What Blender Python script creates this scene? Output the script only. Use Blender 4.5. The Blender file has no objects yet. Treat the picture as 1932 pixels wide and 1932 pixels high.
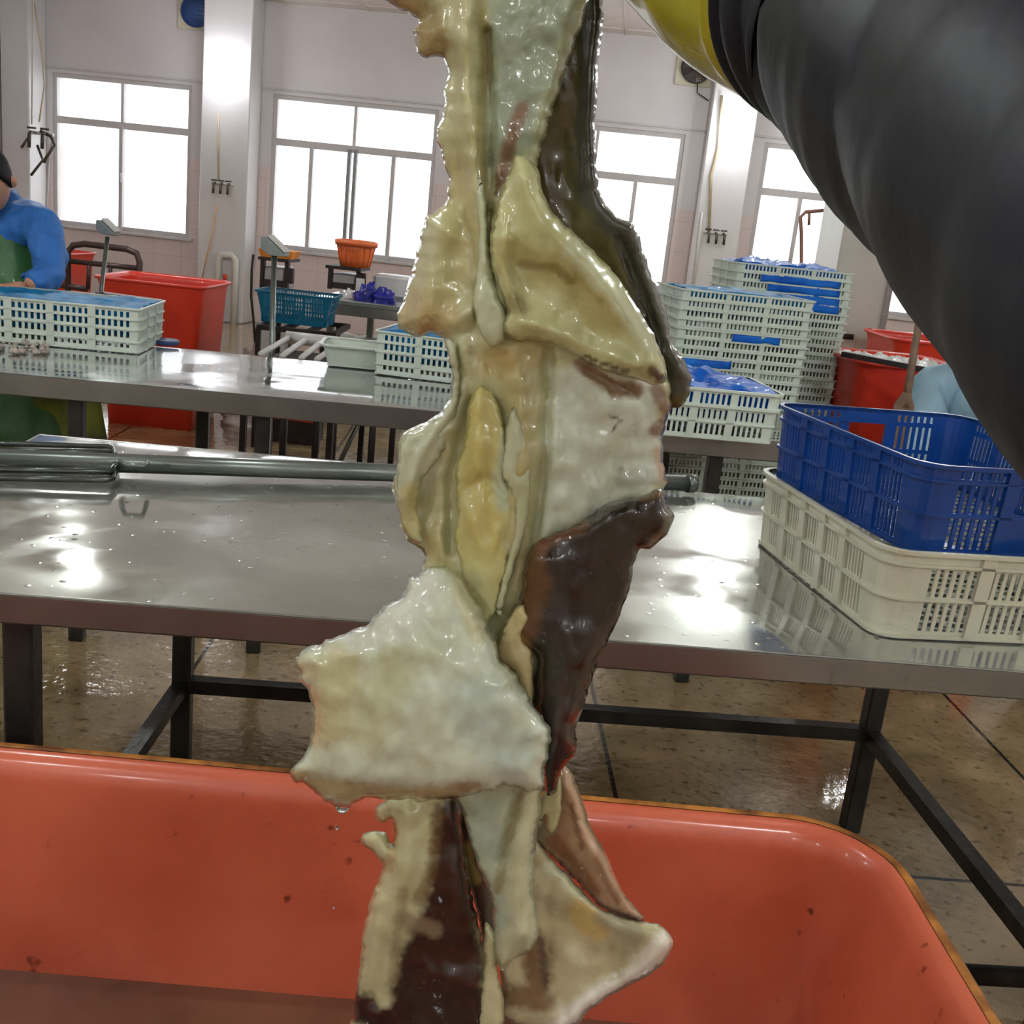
import bpy, math, random
import numpy as np
from mathutils import Vector, Matrix, noise
from mathutils.geometry import delaunay_2d_cdt
random.seed(7)
SC = bpy.context.scene
COL = SC.collection
# ------------------------------------------------------------------ camera
F, CX, HC = 2050.0, 966.0, 1.35
_p, _r, _y = math.radians(15.0), math.radians(-6.07), math.radians(-4.8)
FW = Vector((math.sin(_y)*math.cos(_p), math.cos(_y)*math.cos(_p), -math.sin(_p)))
_rt = Vector((math.cos(_y), -math.sin(_y), 0)); _dn = FW.cross(_rt)
RT = _rt*math.cos(_r) + _dn*math.sin(_r)
DN = _dn*math.cos(_r) - _rt*math.sin(_r)
CAM = Vector((0, 0, HC))
cd = bpy.data.cameras.new('camera'); cam = bpy.data.objects.new('camera', cd); COL.objects.link(cam)
cd.sensor_width = 36; cd.lens = F/1932*36; cd.clip_start = 0.05; cd.clip_end = 200
cam.matrix_world = Matrix(((RT.x, -DN.x, -FW.x, 0), (RT.y, -DN.y, -FW.y, 0), (RT.z, -DN.z, -FW.z, HC), (0, 0, 0, 1)))
SC.camera = cam

def ray(x, y): return FW + RT*((x-CX)/F) + DN*((y-CX)/F)
def AZ(x, y, z):
    d = ray(x, y); return CAM + d*((z-HC)/d.z)
def AY(x, y, Y):
    d = ray(x, y); return CAM + d*(Y/d.y)
def AD(x, y, D): return CAM + ray(x, y)*D

# ------------------------------------------------------------------ materials
def srgb(r, g, b):
    def f(c):
        c /= 255.0
        return c/12.92 if c <= 0.04045 else ((c+0.055)/1.055)**2.4
    return (f(r), f(g), f(b), 1)
MATS = {}
def mat(name, rgb, rough=0.5, metal=0.0, spec=0.5, coat=0.0, var=0.12, vscale=6.0, bump=0.0, bscale=40.0, sss=0.0, trans=0.0, rgb2=None, alpha=1.0, rvar=0.0):
    if name in MATS: return MATS[name]
    m = bpy.data.materials.new(name); m.use_nodes = True; nt = m.node_tree; N = nt.nodes; L = nt.links
    b = N['Principled BSDF']
    tc = N.new('ShaderNodeTexCoord'); nz = N.new('ShaderNodeTexNoise'); nz.inputs['Scale'].default_value = vscale
    nz.inputs['Detail'].default_value = 5; L.new(tc.outputs['Object'], nz.inputs['Vector'])
    c = srgb(*rgb)
    c2 = srgb(*rgb2) if rgb2 else tuple(max(0, v*(1-var*2)) for v in c[:3])+(1,)
    cr = N.new('ShaderNodeValToRGB'); cr.color_ramp.elements[0].position = 0.35; cr.color_ramp.elements[1].position = 0.65
    cr.color_ramp.elements[0].color = c2; cr.color_ramp.elements[1].color = c
    L.new(nz.outputs['Fac'], cr.inputs['Fac']); L.new(cr.outputs['Color'], b.inputs['Base Color'])
    b.inputs['Roughness'].default_value = rough; b.inputs['Metallic'].default_value = metal
    b.inputs['Specular IOR Level'].default_value = spec
    b.inputs['Coat Weight'].default_value = coat; b.inputs['Coat Roughness'].default_value = 0.06
    if sss:
        b.inputs['Subsurface Weight'].default_value = sss; b.inputs['Subsurface Radius'].default_value = (1, .8, .6); b.inputs['Subsurface Scale'].default_value = 0.01
    if trans: b.inputs['Transmission Weight'].default_value = trans
    b.inputs['Alpha'].default_value = alpha
    if rvar:
        mr = N.new('ShaderNodeMapRange'); mr.inputs[3].default_value = max(0.02, rough-rvar); mr.inputs[4].default_value = rough+rvar
        n2 = N.new('ShaderNodeTexNoise'); n2.inputs['Scale'].default_value = vscale*1.7; L.new(tc.outputs['Object'], n2.inputs['Vector'])
        mr.inputs[1].default_value = .4; mr.inputs[2].default_value = .6
        L.new(n2.outputs['Fac'], mr.inputs[0]); L.new(mr.outputs[0], b.inputs['Roughness'])
    if bump:
        n3 = N.new('ShaderNodeTexNoise'); n3.inputs['Scale'].default_value = bscale; n3.inputs['Detail'].default_value = 4
        L.new(tc.outputs['Object'], n3.inputs['Vector'])
        bp = N.new('ShaderNodeBump'); bp.inputs['Strength'].default_value = bump; bp.inputs['Distance'].default_value = 0.01
        L.new(n3.outputs['Fac'], bp.inputs['Height']); L.new(bp.outputs['Normal'], b.inputs['Normal'])
    MATS[name] = m; return m

def steel_wet(name, rgb, rough, bump, bscale):
    """stainless sheet: brushed, wet, slightly wavy, with puddles"""
    m = bpy.data.materials.new(name); m.use_nodes = True; nt = m.node_tree; N = nt.nodes; L = nt.links
    b = N['Principled BSDF']; b.inputs['Metallic'].default_value = 0.7
    tc = N.new('ShaderNodeTexCoord')
    n1 = N.new('ShaderNodeTexNoise'); n1.inputs['Scale'].default_value = 2.6; n1.inputs['Detail'].default_value = 3; L.new(tc.outputs['Object'], n1.inputs['Vector'])
    cr = N.new('ShaderNodeValToRGB'); cr.color_ramp.elements[0].position = .38; cr.color_ramp.elements[1].position = .62
    c = srgb(*rgb); cr.color_ramp.elements[0].color = tuple(v*.72 for v in c[:3])+(1,); cr.color_ramp.elements[1].color = c
    L.new(n1.outputs['Fac'], cr.inputs['Fac']); L.new(cr.outputs['Color'], b.inputs['Base Color'])
    mr = N.new('ShaderNodeMapRange'); mr.inputs[1].default_value = .42; mr.inputs[2].default_value = .58
    mr.inputs[3].default_value = max(.03, rough-.12); mr.inputs[4].default_value = rough+.08
    n2 = N.new('ShaderNodeTexNoise'); n2.inputs['Scale'].default_value = 3.7; n2.inputs['Detail'].default_value = 4; n2.inputs['Distortion'].default_value = .6
    L.new(tc.outputs['Object'], n2.inputs['Vector']); L.new(n2.outputs['Fac'], mr.inputs[0]); L.new(mr.outputs[0], b.inputs['Roughness'])
    b.inputs['Coat Weight'].default_value = .5; b.inputs['Coat Roughness'].default_value = .04
    n3 = N.new('ShaderNodeTexNoise'); n3.inputs['Scale'].default_value = bscale; n3.inputs['Detail'].default_value = 2
    L.new(tc.outputs['Object'], n3.inputs['Vector'])
    # droplets
    vo = N.new('ShaderNodeTexVoronoi'); vo.inputs['Scale'].default_value = 34; L.new(tc.outputs['Object'], vo.inputs['Vector'])
    gt = N.new('ShaderNodeMapRange'); gt.inputs[1].default_value = .0; gt.inputs[2].default_value = .16; gt.inputs[3].default_value = .10; gt.inputs[4].default_value = 0
    L.new(vo.outputs['Distance'], gt.inputs[0])
    ad = N.new('ShaderNodeMath'); ad.operation = 'ADD'; L.new(n3.outputs['Fac'], ad.inputs[0]); L.new(gt.outputs[0], ad.inputs[1])
    bp = N.new('ShaderNodeBump'); bp.inputs['Strength'].default_value = bump; bp.inputs['Distance'].default_value = .02
    L.new(ad.outputs[0], bp.inputs['Height']); L.new(bp.outputs['Normal'], b.inputs['Normal']); L.new(bp.outputs['Normal'], b.inputs['Coat Normal'])
    MATS[name] = m; return m

M_STEEL = steel_wet('wet_stainless_top', (186, 188, 178), .20, .25, 3.5)
M_STEEL2 = steel_wet('wet_stainless_far', (190, 196, 192), .13, .12, 4)
M_APRON_EDGE = mat('stainless_edge', (150, 150, 146), .32, .85, var=.1, bump=.05, bscale=9)
M_LEG = mat('dark_steel_leg', (60, 60, 56), .4, .5, var=.25, vscale=14, bump=.15, bscale=60)
M_PIPE = mat('grey_pipe', (128, 136, 132), .28, .7, var=.15)
M_WHITEP = mat('white_crate_plastic', (214, 226, 214), .32, sss=.2, var=.04, coat=.2)
M_CREAMP = mat('cream_crate_plastic', (214, 214, 192), .30, sss=.2, var=.06, vscale=9, coat=.3)
M_BLUEP = mat('blue_crate_plastic', (8, 66, 146), .28, var=.1, coat=.4)
M_BAG = mat('blue_plastic_bag', (14, 112, 214), .5, spec=.25, var=.2, vscale=14, coat=.08, bump=.4, bscale=30, rgb2=(10, 84, 190))
M_BAGC = mat('cyan_plastic_bag', (16, 140, 206), .55, spec=.2, var=.25, vscale=16, coat=.05, bump=.5, bscale=34)
M_RED = mat('red_tub_plastic', (232, 62, 42), .35, var=.05, vscale=4, coat=.2)
M_ORBASK = mat('orange_basket_plastic', (246, 124, 66), .4, var=.06)
M_TEAL = mat('teal_crate_plastic', (10, 112, 148), .4, var=.1)
M_DARK = mat('dark_iron', (52, 44, 42), .5, .4, var=.2, vscale=20)
M_WHITEPAINT = mat('white_painted', (222, 222, 220), .4, var=.03)
M_GREYP = mat('grey_plastic', (196, 200, 200), .4, var=.05)
M_FRAME = mat('window_frame_paint', (206, 202, 202), .4, var=.04)
M_FRAME2 = mat('window_frame_grey', (150, 150, 150), .4, var=.04)

def mk_floor():
    m = bpy.data.materials.new('wet_concrete_floor'); m.use_nodes = True; nt = m.node_tree; N = nt.nodes; L = nt.links
    b = N['Principled BSDF']; tc = N.new('ShaderNodeTexCoord')
    mp = N.new('ShaderNodeMapping'); mp.inputs['Rotation'].default_value = (0, 0, math.radians(-7.5)); L.new(tc.outputs['Object'], mp.inputs['Vector'])
    mp2 = N.new('ShaderNodeMapping'); mp2.vector_type = 'POINT'; L.new(mp.outputs[0], mp2.inputs['Vector']); mp2.inputs['Location'].default_value = (-.445+1.18*10, -2.16+1.18*10, 0)
    br = N.new('ShaderNodeTexBrick'); br.offset = 0; br.inputs['Scale'].default_value = 1; br.inputs['Brick Width'].default_value = 1.18; br.inputs['Row Height'].default_value = 1.18
    br.inputs['Mortar Size'].default_value = .007; br.inputs['Mortar Smooth'].default_value = .3
    L.new(mp2.outputs[0], br.inputs['Vector'])
    n1 = N.new('ShaderNodeTexNoise'); n1.inputs['Scale'].default_value = 2.2; n1.inputs['Detail'].default_value = 8; n1.inputs['Roughness'].default_value = .65; L.new(tc.outputs['Object'], n1.inputs['Vector'])
    cr = N.new('ShaderNodeValToRGB'); cr.color_ramp.elements[0].position = .35; cr.color_ramp.elements[1].position = .68
    cr.color_ramp.elements[0].color = srgb(124, 104, 72); cr.color_ramp.elements[1].color = srgb(184, 160, 122)
    L.new(n1.outputs['Fac'], cr.inputs['Fac'])
    n4 = N.new('ShaderNodeTexNoise'); n4.inputs['Scale'].default_value = 38; n4.inputs['Detail'].default_value = 3; L.new(tc.outputs['Object'], n4.inputs['Vector'])
    cr4 = N.new('ShaderNodeValToRGB'); cr4.color_ramp.elements[0].position = .30; cr4.color_ramp.elements[1].position = .42
    cr4.color_ramp.elements[0].color = (.45, .42, .38, 1); cr4.color_ramp.elements[1].color = (1, 1, 1, 1); L.new(n4.outputs['Fac'], cr4.inputs['Fac'])
    mx = N.new('ShaderNodeMix'); mx.data_type = 'RGBA'; mx.blend_type = 'MULTIPLY'; mx.inputs[0].default_value = 1
    L.new(cr.outputs['Color'], mx.inputs[6]); L.new(cr4.outputs['Color'], mx.inputs[7])
    mx2 = N.new('ShaderNodeMix'); mx2.data_type = 'RGBA'; L.new(br.outputs['Fac'], mx2.inputs[0]); L.new(mx.outputs[2], mx2.inputs[6]); mx2.inputs[7].default_value = srgb(52, 44, 34)
    L.new(mx2.outputs[2], b.inputs['Base Color'])
    n2 = N.new('ShaderNodeTexNoise'); n2.inputs['Scale'].default_value = 1.7; n2.inputs['Detail'].default_value = 5; L.new(tc.outputs['Object'], n2.inputs['Vector'])
    mr = N.new('ShaderNodeMapRange'); mr.inputs[1].default_value = .4; mr.inputs[2].default_value = .6; mr.inputs[3].default_value = .04; mr.inputs[4].default_value = .22
    L.new(n2.outputs['Fac'], mr.inputs[0]); L.new(mr.outputs[0], b.inputs['Roughness'])
    b.inputs['Coat Weight'].default_value = .6; b.inputs['Coat Roughness'].default_value = .05
    b.inputs['Coat IOR'].default_value = 1.6
    bp = N.new('ShaderNodeBump'); bp.inputs['Strength'].default_value = .25; bp.inputs['Distance'].default_value = .01
    n3 = N.new('ShaderNodeTexNoise'); n3.inputs['Scale'].default_value = 30; n3.inputs['Detail'].default_value = 4; L.new(tc.outputs['Object'], n3.inputs['Vector'])
    L.new(n3.outputs['Fac'], bp.inputs['Height']); L.new(bp.outputs['Normal'], b.inputs['Normal'])
    bp2 = N.new('ShaderNodeBump'); bp2.inputs['Strength'].default_value = .10; bp2.inputs['Distance'].default_value = .01
    L.new(n3.outputs['Fac'], bp2.inputs['Height']); L.new(bp2.outputs['Normal'], b.inputs['Coat Normal'])
    return m

def mk_wall():
    m = bpy.data.materials.new('painted_tiled_wall'); m.use_nodes = True; nt = m.node_tree; N = nt.nodes; L = nt.links
    b = N['Principled BSDF']; tc = N.new('ShaderNodeTexCoord')
    sp = N.new('ShaderNodeSeparateXYZ'); L.new(tc.outputs['Object'], sp.inputs[0])
    cb = N.new('ShaderNodeCombineXYZ'); L.new(sp.outputs['X'], cb.inputs['X']); L.new(sp.outputs['Z'], cb.inputs['Y'])
    br = N.new('ShaderNodeTexBrick'); br.offset = 0; br.inputs['Scale'].default_value = 1; br.inputs['Brick Width'].default_value = .3; br.inputs['Row Height'].default_value = .3
    br.inputs['Mortar Size'].default_value = .004; br.inputs['Color1'].default_value = srgb(226, 208, 204); br.inputs['Color2'].default_value = srgb(222, 206, 203); br.inputs['Mortar'].default_value = srgb(208, 192, 187)
    L.new(cb.outputs[0], br.inputs['Vector'])
    nz = N.new('ShaderNodeTexNoise'); nz.inputs['Scale'].default_value = 1.2; nz.inputs['Detail'].default_value = 6; L.new(tc.outputs['Object'], nz.inputs['Vector'])
    cr = N.new('ShaderNodeValToRGB'); cr.color_ramp.elements[0].position = .3; cr.color_ramp.elements[1].position = .7
    cr.color_ramp.elements[0].color = srgb(212, 206, 208); cr.color_ramp.elements[1].color = srgb(226, 222, 222); L.new(nz.outputs['Fac'], cr.inputs['Fac'])
    st = N.new('ShaderNodeMath'); st.operation = 'GREATER_THAN'; st.inputs[1].default_value = 1.62; L.new(sp.outputs['Z'], st.inputs[0])
    mx = N.new('ShaderNodeMix'); mx.data_type = 'RGBA'; L.new(st.outputs[0], mx.inputs[0]); L.new(br.outputs['Color'], mx.inputs[6]); L.new(cr.outputs['Color'], mx.inputs[7])
    L.new(mx.outputs[2], b.inputs['Base Color']); b.inputs['Roughness'].default_value = .35
    return m
M_FLOOR = mk_floor(); M_WALL = mk_wall()
M_COLUMN = mat('column_paint', (224, 222, 222), .35, var=.04, vscale=2)
M_CEIL = mat('ceiling_panel', (232, 224, 218), .5, var=.03)

def mk_glass():
    m = bpy.data.materials.new('window_glass'); m.use_nodes = True; nt = m.node_tree; N = nt.nodes; L = nt.links
    N.remove(N['Principled BSDF']); out = N['Material Output']
    t = N.new('ShaderNodeBsdfTransparent'); g = N.new('ShaderNodeBsdfGlossy'); g.inputs['Roughness'].default_value = .02
    ns = N.new('ShaderNodeTexNoise'); ns.inputs['Scale'].default_value = 3
    mr = N.new('ShaderNodeMapRange'); mr.inputs[3].default_value = .03; mr.inputs[4].default_value = .05; L.new(ns.outputs['Fac'], mr.inputs[0])
    mx = N.new('ShaderNodeMixShader'); L.new(mr.outputs[0], mx.inputs[0]); L.new(t.outputs[0], mx.inputs[1]); L.new(g.outputs[0], mx.inputs[2]); L.new(mx.outputs[0], out.inputs[0])
    return m
M_GLASS = mk_glass()
def emis(name, rgb, s):
    m = bpy.data.materials.new(name); m.use_nodes = True; b = m.node_tree.nodes['Principled BSDF']
    b.inputs['Emission Color'].default_value = srgb(*rgb); b.inputs['Emission Strength'].default_value = s; return m
M_BULB = emis('lit_bulb', (244, 246, 255), 30)

# ------------------------------------------------------------------ mesh builder
class MB:
    def __init__(s): s.v = []; s.f = []
    def add(s, vs, fs):
        o = len(s.v); s.v += [tuple(v) for v in vs]; s.f += [tuple(i+o for i in f) for f in fs]
    def box(s, c, d, rz=0, bev=0):
        cx, cy, cz = c; hx, hy, hz = d[0]/2, d[1]/2, d[2]/2
        if bev:
            b = min(bev, hx*.9, hy*.9, hz*.9)
            vs = []; 
            for z, k in ((-hz, b), (-hz+b, 0), (hz-b, 0), (hz, b)):
                for x, y in ((-hx+k, -hy+b+k*.0), (-hx+b+k*0, -hy+k), (hx-b, -hy+k), (hx-k, -hy+b), (hx-k, hy-b), (hx-b, hy-k), (-hx+b, hy-k), (-hx+k, hy-b)): vs.append((x, y, z))
            fs = [tuple(range(7, -1, -1)), tuple(range(24, 32))]
            for r in range(3):
                for i in range(8): j = (i+1) % 8; fs.append((r*8+i, r*8+j, r*8+8+j, r*8+8+i))
        else:
            vs = [(x, y, z) for z in (-hz, hz) for x, y in ((-hx, -hy), (hx, -hy), (hx, hy), (-hx, hy))]
            fs = [(3, 2, 1, 0), (4, 5, 6, 7), (0, 1, 5, 4), (1, 2, 6, 5), (2, 3, 7, 6), (3, 0, 4, 7)]
        co, si = math.cos(rz), math.sin(rz)
        s.add([(cx+x*co-y*si, cy+x*si+y*co, cz+z) for x, y, z in vs], fs); return s
    def tube(s, pts, r, n=10, cap=True):
        pts = [Vector(p) for p in pts]; rs = r if isinstance(r, (list, tuple)) else [r]*len(pts)
        rings = []; up = None
        for i, p in enumerate(pts):
            t = (pts[min(i+1, len(pts)-1)]-pts[max(i-1, 0)]).normalized()
            if up is None:
                up = Vector((0, 0, 1)) if abs(t.z) < .9 else Vector((1, 0, 0))
            a = t.cross(up).normalized(); b = a.cross(t).normalized(); up = b
            rings.append([p+a*math.cos(2*math.pi*k/n)*rs[i]+b*math.sin(2*math.pi*k/n)*rs[i] for k in range(n)])
        vs = [v for g in rings for v in g]; fs = []
        for i in range(len(pts)-1):
            for k in range(n): j = (k+1) % n; fs.append((i*n+k, i*n+n+k, i*n+n+j, i*n+j))
        if cap: fs.append(tuple(range(n))); fs.append(tuple(range(len(vs)-1, len(vs)-n-1, -1)))
        s.add(vs, fs); return s
    def sqbar(s, a, b, w, h=None):
        """square section bar from a to b"""
        h = h or w; a = Vector(a); b = Vector(b); t = (b-a).normalized()
        up = Vector((0, 0, 1)) if abs(t.z) < .9 else Vector((0, 1, 0))
        x = t.cross(up).normalized()*w/2; y = x.cross(t).normalized()*h/2
        s.add([a-x-y, a+x-y, a+x+y, a-x+y, b-x-y, b+x-y, b+x+y, b-x+y], [(0, 1, 2, 3), (7, 6, 5, 4), (0, 4, 5, 1), (1, 5, 6, 2), (2, 6, 7, 3), (3, 7, 4, 0)]); return s
    def lathe(s, c, prof, n=24, axis='z'):
        vs = []; 
        for r, z in prof:
            for k in range(n):
                a = 2*math.pi*k/n; x, y = r*math.cos(a), r*math.sin(a)
                vs.append((c[0]+x, c[1]+y, c[2]+z) if axis == 'z' else (c[0]+x, c[1]+z, c[2]+y))
        fs = []
        for i in range(len(prof)-1):
            for k in range(n): j = (k+1) % n; fs.append((i*n+k, i*n+j, i*n+n+j, i*n+n+k))
        s.add(vs, fs); return s
    def build(s, name, m, parent=None, smooth=False, loc=None, bevel=0):
        me = bpy.data.meshes.new(name); me.from_pydata([tuple(v) for v in s.v], [], s.f); me.update()
        me.materials.append(m)
        if smooth: me.polygons.foreach_set('use_smooth', [True]*len(me.polygons))
        o = bpy.data.objects.new(name, me); COL.objects.link(o)
        if parent: o.parent = parent
        if loc: o.location = loc
        if bevel:
            md = o.modifiers.new('bevel', 'BEVEL'); md.width = bevel; md.segments = 2; md.limit_method = 'ANGLE'
        return o
def tag(o, label=None, cat=None, group=None, kind=None):
    if label: o['label'] = label
    if cat: o['category'] = cat
    if group: o['group'] = group
    if kind: o['kind'] = kind
    return o
def empty(name, loc=(0, 0, 0), rz=0, label=None, cat=None, group=None):
    o = bpy.data.objects.new(name, None); COL.objects.link(o); o.location = loc; o.rotation_euler = (0, 0, rz)
    o.empty_display_size = .1
    return tag(o, label, cat, group)
def dup(o, loc=None, rz=None, label=None, group=None):
    r = o.copy(); COL.objects.link(r)
    if loc is not None: r.location = loc
    if rz is not None: r.rotation_euler = (0, 0, rz)
    if label: r['label'] = label
    if group: r['group'] = group
    for ch in list(o.children):
        c = ch.copy(); COL.objects.link(c); c.parent = r
        for g in list(ch.children):
            d = g.copy(); COL.objects.link(d); d.parent = c
    return r
def struct(mb, name, m): return tag(mb.build(name, m), kind='structure')

# ================================================================== SETTING
WY = 11.5; ZC = 3.2; XL = -6.62; XR = 4.6
struct(MB().box((-1, 3.5, -.05), (11.4, 17.6, .1)), 'floor', M_FLOOR)
cb = MB().box((-1, 3.5, ZC+.05), (11.4, 17.6, .1))
for i in range(14): cb.box((-6.3+i*.85, 3.5, ZC-.004), (.012, 16, .01))
for i in range(9): cb.box((-1, -4.0+i*1.9, ZC-.004), (11, .012, .01))
struct(cb, 'ceiling', M_CEIL)
SILL, TOP = .80, 2.335
wins = [(-6.24, -4.72), (-3.86, -2.13), (-1.38, .36), (1.14, 2.86)]
wb = MB(); t = .24
def wbox(x0, x1, z0, z1): wb.box(((x0+x1)/2, WY+t/2, (z0+z1)/2), (x1-x0, t, z1-z0))
wbox(XL-.2, XR+.2, TOP, ZC); wbox(XL-.2, XR+.2, 0, SILL)
xs = [XL-.2]+[v for w in wins for v in w]+[XR+.2]
for i in range(0, len(xs), 2): wbox(xs[i], xs[i+1], SILL, TOP)
struct(wb, 'wall_front', M_WALL)
struct(MB().box((XL-.1, 3.2, ZC/2), (.2, 16.8, ZC)), 'wall_left', M_WALL)
struct(MB().box((XR+.1, 3.2, ZC/2), (.2, 16.8, ZC)), 'wall_right', M_WALL)
struct(MB().box((-1, -5.1, ZC/2), (11.4, .2, ZC)), 'wall_back', M_WALL)
# columns stand proud of the wall
for i, (x0, x1) in enumerate([(-4.48, -3.98), (.56, 1.0), (-6.60, -6.30)]):
    c = MB().box(((x0+x1)/2, WY-.17, ZC/2), (x1-x0, .34, ZC), bev=.01)
    struct(c, 'trim_%d' % (i+1), M_COLUMN)
# slim cable conduit boards along column sides, dado line
c = MB()
for a, b_ in ((-6.3, -4.48), (-3.98, .56), (1.0, XR)): c.box(((a+b_)/2, WY-.012, TOP+.05), (b_-a, .024, .02))
struct(c, 'trim_4', M_FRAME)
def window(n, x0, x1, kind):
    z0, z1 = SILL, TOP; zt = z1-.46; y = WY+.05; fb = MB(); w = .045
    def H(xa, xb, z, h=w, m=fb, yy=y): m.box(((xa+xb)/2, yy, z), (xb-xa, .06, h), bev=0)
    def V(x, za, zb, ww=w, m=fb, yy=y): m.box((x, yy+.003, (za+zb)/2), (ww, .056, zb-za-.01), bev=0)
    H(x0, x1, z0+w/2); H(x0, x1, z1-w/2); V(x0+w/2, z0, z1); V(x1-w/2, z0, z1); H(x0, x1, zt, .07)
    xm = (x0+x1)/2; V(xm, zt, z1, .03)
    fr = struct(fb, 'window_%d' % n, M_FRAME)
    sb = MB()
    if kind == 2: V(xm, z0, zt, .04, sb, y-.03); sb.box((xm+.005, y-.07, z0+.55), (.02, .02, .09)); sm = M_FRAME
    else:
        q = (x1-x0)/4
        V(x0+q, z0, zt, .04, sb, y-.03); V(x1-q, z0, zt, .04, sb, y-.03); sm = M_FRAME
        d = MB(); V(xm-.035, z0, zt, .035, d, y-.03); V(xm+.035, z0, zt, .035, d, y-.045); d.build('sash_stile', M_FRAME2, fr)
    sb.build('sash', sm, fr)
    MB().box((xm, y+.01, (z0+z1)/2), (x1-x0-.02, .006, z1-z0-.02)).build('window_glass', M_GLASS, fr)
    MB().box((xm, WY-.01, z0-.015), (x1-x0+.1, .06, .03), bev=.005).build('window_sill', M_FRAME, fr)
window(1, *wins[0], 2); window(2, *wins[1], 4); window(3, *wins[2], 4); window(4, *wins[3], 4)

# ------------------------------------------------------------------ lamps on the columns
def bulb(x, z, label):
    e = empty('wall_lamp', (x, WY-.34, z), 0, label, 'lamp', 'bare bulbs on the columns')
    MB().tube([(0, 0, .02), (0, -.10, .04)], .022, 12).build('lamp_holder', M_GREYP, e, True)
    MB().lathe((0, -.16, .02), [(.001, -.075), (.04, -.062), (.068, -.03), (.075, 0), (.066, .035), (.035, .065), (.02, .085), (.001, .09)], 20).build('bulb', M_BULB, e, True)
    l = bpy.data.lights.new('lamp_light', 'POINT'); l.energy = 6; l.color = (.93, .95, 1); l.shadow_soft_size = .08
    lo = bpy.data.objects.new('lamp_light', l); COL.objects.link(lo); lo.location = (x, WY-.66, z-.10)
p = AY(413, 120, WY-.5); bulb(p.x, p.z, 'glowing round bulb on the column between the two left windows')
p = AY(1386, 236, WY-.5); bulb(p.x, p.z, 'glowing round bulb on the right column, half behind the dark sleeve')

# ------------------------------------------------------------------ ventilation fans
M_FANBOX = mat('cream_fan_panel', (220, 214, 190), .5, var=.05)
M_FANBLUE = mat('blue_fan_cover', (52, 88, 150), .35, var=.15, vscale=8)
M_FANDARK = mat('dark_fan_well', (56, 44, 44), .4, var=.2)
def fan(px, py, r, ym, label, blue):
    p = AY(px, py, ym); e = empty('ventilation_fan', p, 0, label, 'fan', None)
    s = r*2.3
    MB().box((-.02, .03, 0), (s*1.05, .04, s*1.0), bev=.006).build('mounting_panel', M_FANBOX, e)
    MB().lathe((0, 0, 0), [(r*1.0, 0), (r*1.03, -.04), (r*.98, -.045), (r*.96, 0)], 36, 'y').build('fan_ring', M_FANBLUE if blue else M_DARK, e, True)
    if blue:
        MB().lathe((0, -.02, 0), [(r*.97, 0), (r*.6, -.02), (.001, -.03)], 36, 'y').build('shutter', M_FANBLUE, e, True)
        b = MB()
        for k in range(-3, 4): b.box((0, -.045, k*r*.24), (2*r*math.sqrt(max(0, .9-(k*.24)**2)), .004, .006))
        b.build('grille', mat('blue_dark', (40, 66, 120), .4), e)
    else:
        MB().lathe((0, -.005, 0), [(r*.97, 0), (.001, .001)], 36, 'y').build('fan_well', M_FANDARK, e)
        for k in range(4):
            a = k*math.pi/2+.4; b = MB(); n = 6; vs = []
            for i in range(n):
                q = .12+.8*i/(n-1); w = .14+.22*i/(n-1)
                for sgn in (-1, 1):
                    vs.append((r*(q*math.cos(a)-sgn*w*math.sin(a)*.7), -.02-.012*sgn, r*(q*math.sin(a)+sgn*w*math.cos(a)*.7)))
            b.add(vs, [(2*i, 2*i+1, 2*i+3, 2*i+2) for i in range(n-1)]); ob = b.build('fan_blade', mat('fan_blade_metal', (96, 84, 80), .3, .6) if k else mat('fan_blade_lit_tint', (235, 235, 235), .2, .3), e)  # first blade coloured near white: light in the fan painted into its colour
            sm = ob.modifiers.new('s', 'SOLIDIFY'); sm.thickness = .004
        MB().lathe((0, -.03, 0), [(r*.14, .01), (r*.14, -.01), (.001, -.02)], 16, 'y').build('hub', M_DARK, e, True)
    return e
fan(371, 22, .15, WY-.04, 'round blue wall fan in a cream panel above the left window', True)
fan(1314, 128, .145, WY-.04, 'dark round wall fan with blades showing in a cream panel, beside the yellow glove', False)
pa = AY(1316, 155, WY-.06); pb = AY(1337, 190, WY-.05)
tag(MB().tube([pa, pa+Vector((.01, -.02, -.1)), (pa+pb)/2+Vector((0, -.03, -.05)), pb], .006, 6).build('fan_cable', M_DARK, None, True), 'thin dark cable hanging under the right wall fan', 'cable')

# ------------------------------------------------------------------ taps and pipes on the wall
M_BRASS = mat('tarnished_tap', (104, 98, 90), .35, .6, var=.2)
M_HOSE = mat('pale_hose', (214, 196, 160), .45, var=.1)
M_PVC = mat('white_pvc', (226, 222, 214), .35, var=.05)
def taps(px, py, ym, n, sp, label, big=1.0):
    p = AY(px, py, ym); e = empty('wall_tap_set', p, 0, label, 'taps')
    MB().tube([(-sp*(n-1)/2-.04*big, 0, 0), (sp*(n-1)/2+.04*big, 0, 0)], .012*big, 8).build('manifold', M_PVC, e, True)
    for k in range(n):
        x = -sp*(n-1)/2+k*sp
        b = MB().tube([(x, 0, 0), (x, -.05*big, 0), (x+.01, -.08*big, -.01*big), (x+.012, -.09*big, -.1*big)], .013*big, 8)
        b.tube([(x-.03*big, -.04*big, .03*big), (x+.03*big, -.04*big, .03*big)], .008*big, 6)
        b.build('tap', M_BRASS, e, True)
    return e
taps(420, 347, WY-.36, 3, .075, 'row of three small taps on the column between the left windows')
taps(1350, 440, WY-.36, 3, .075, 'row of three small taps on the right column above the crate stacks')
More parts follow.
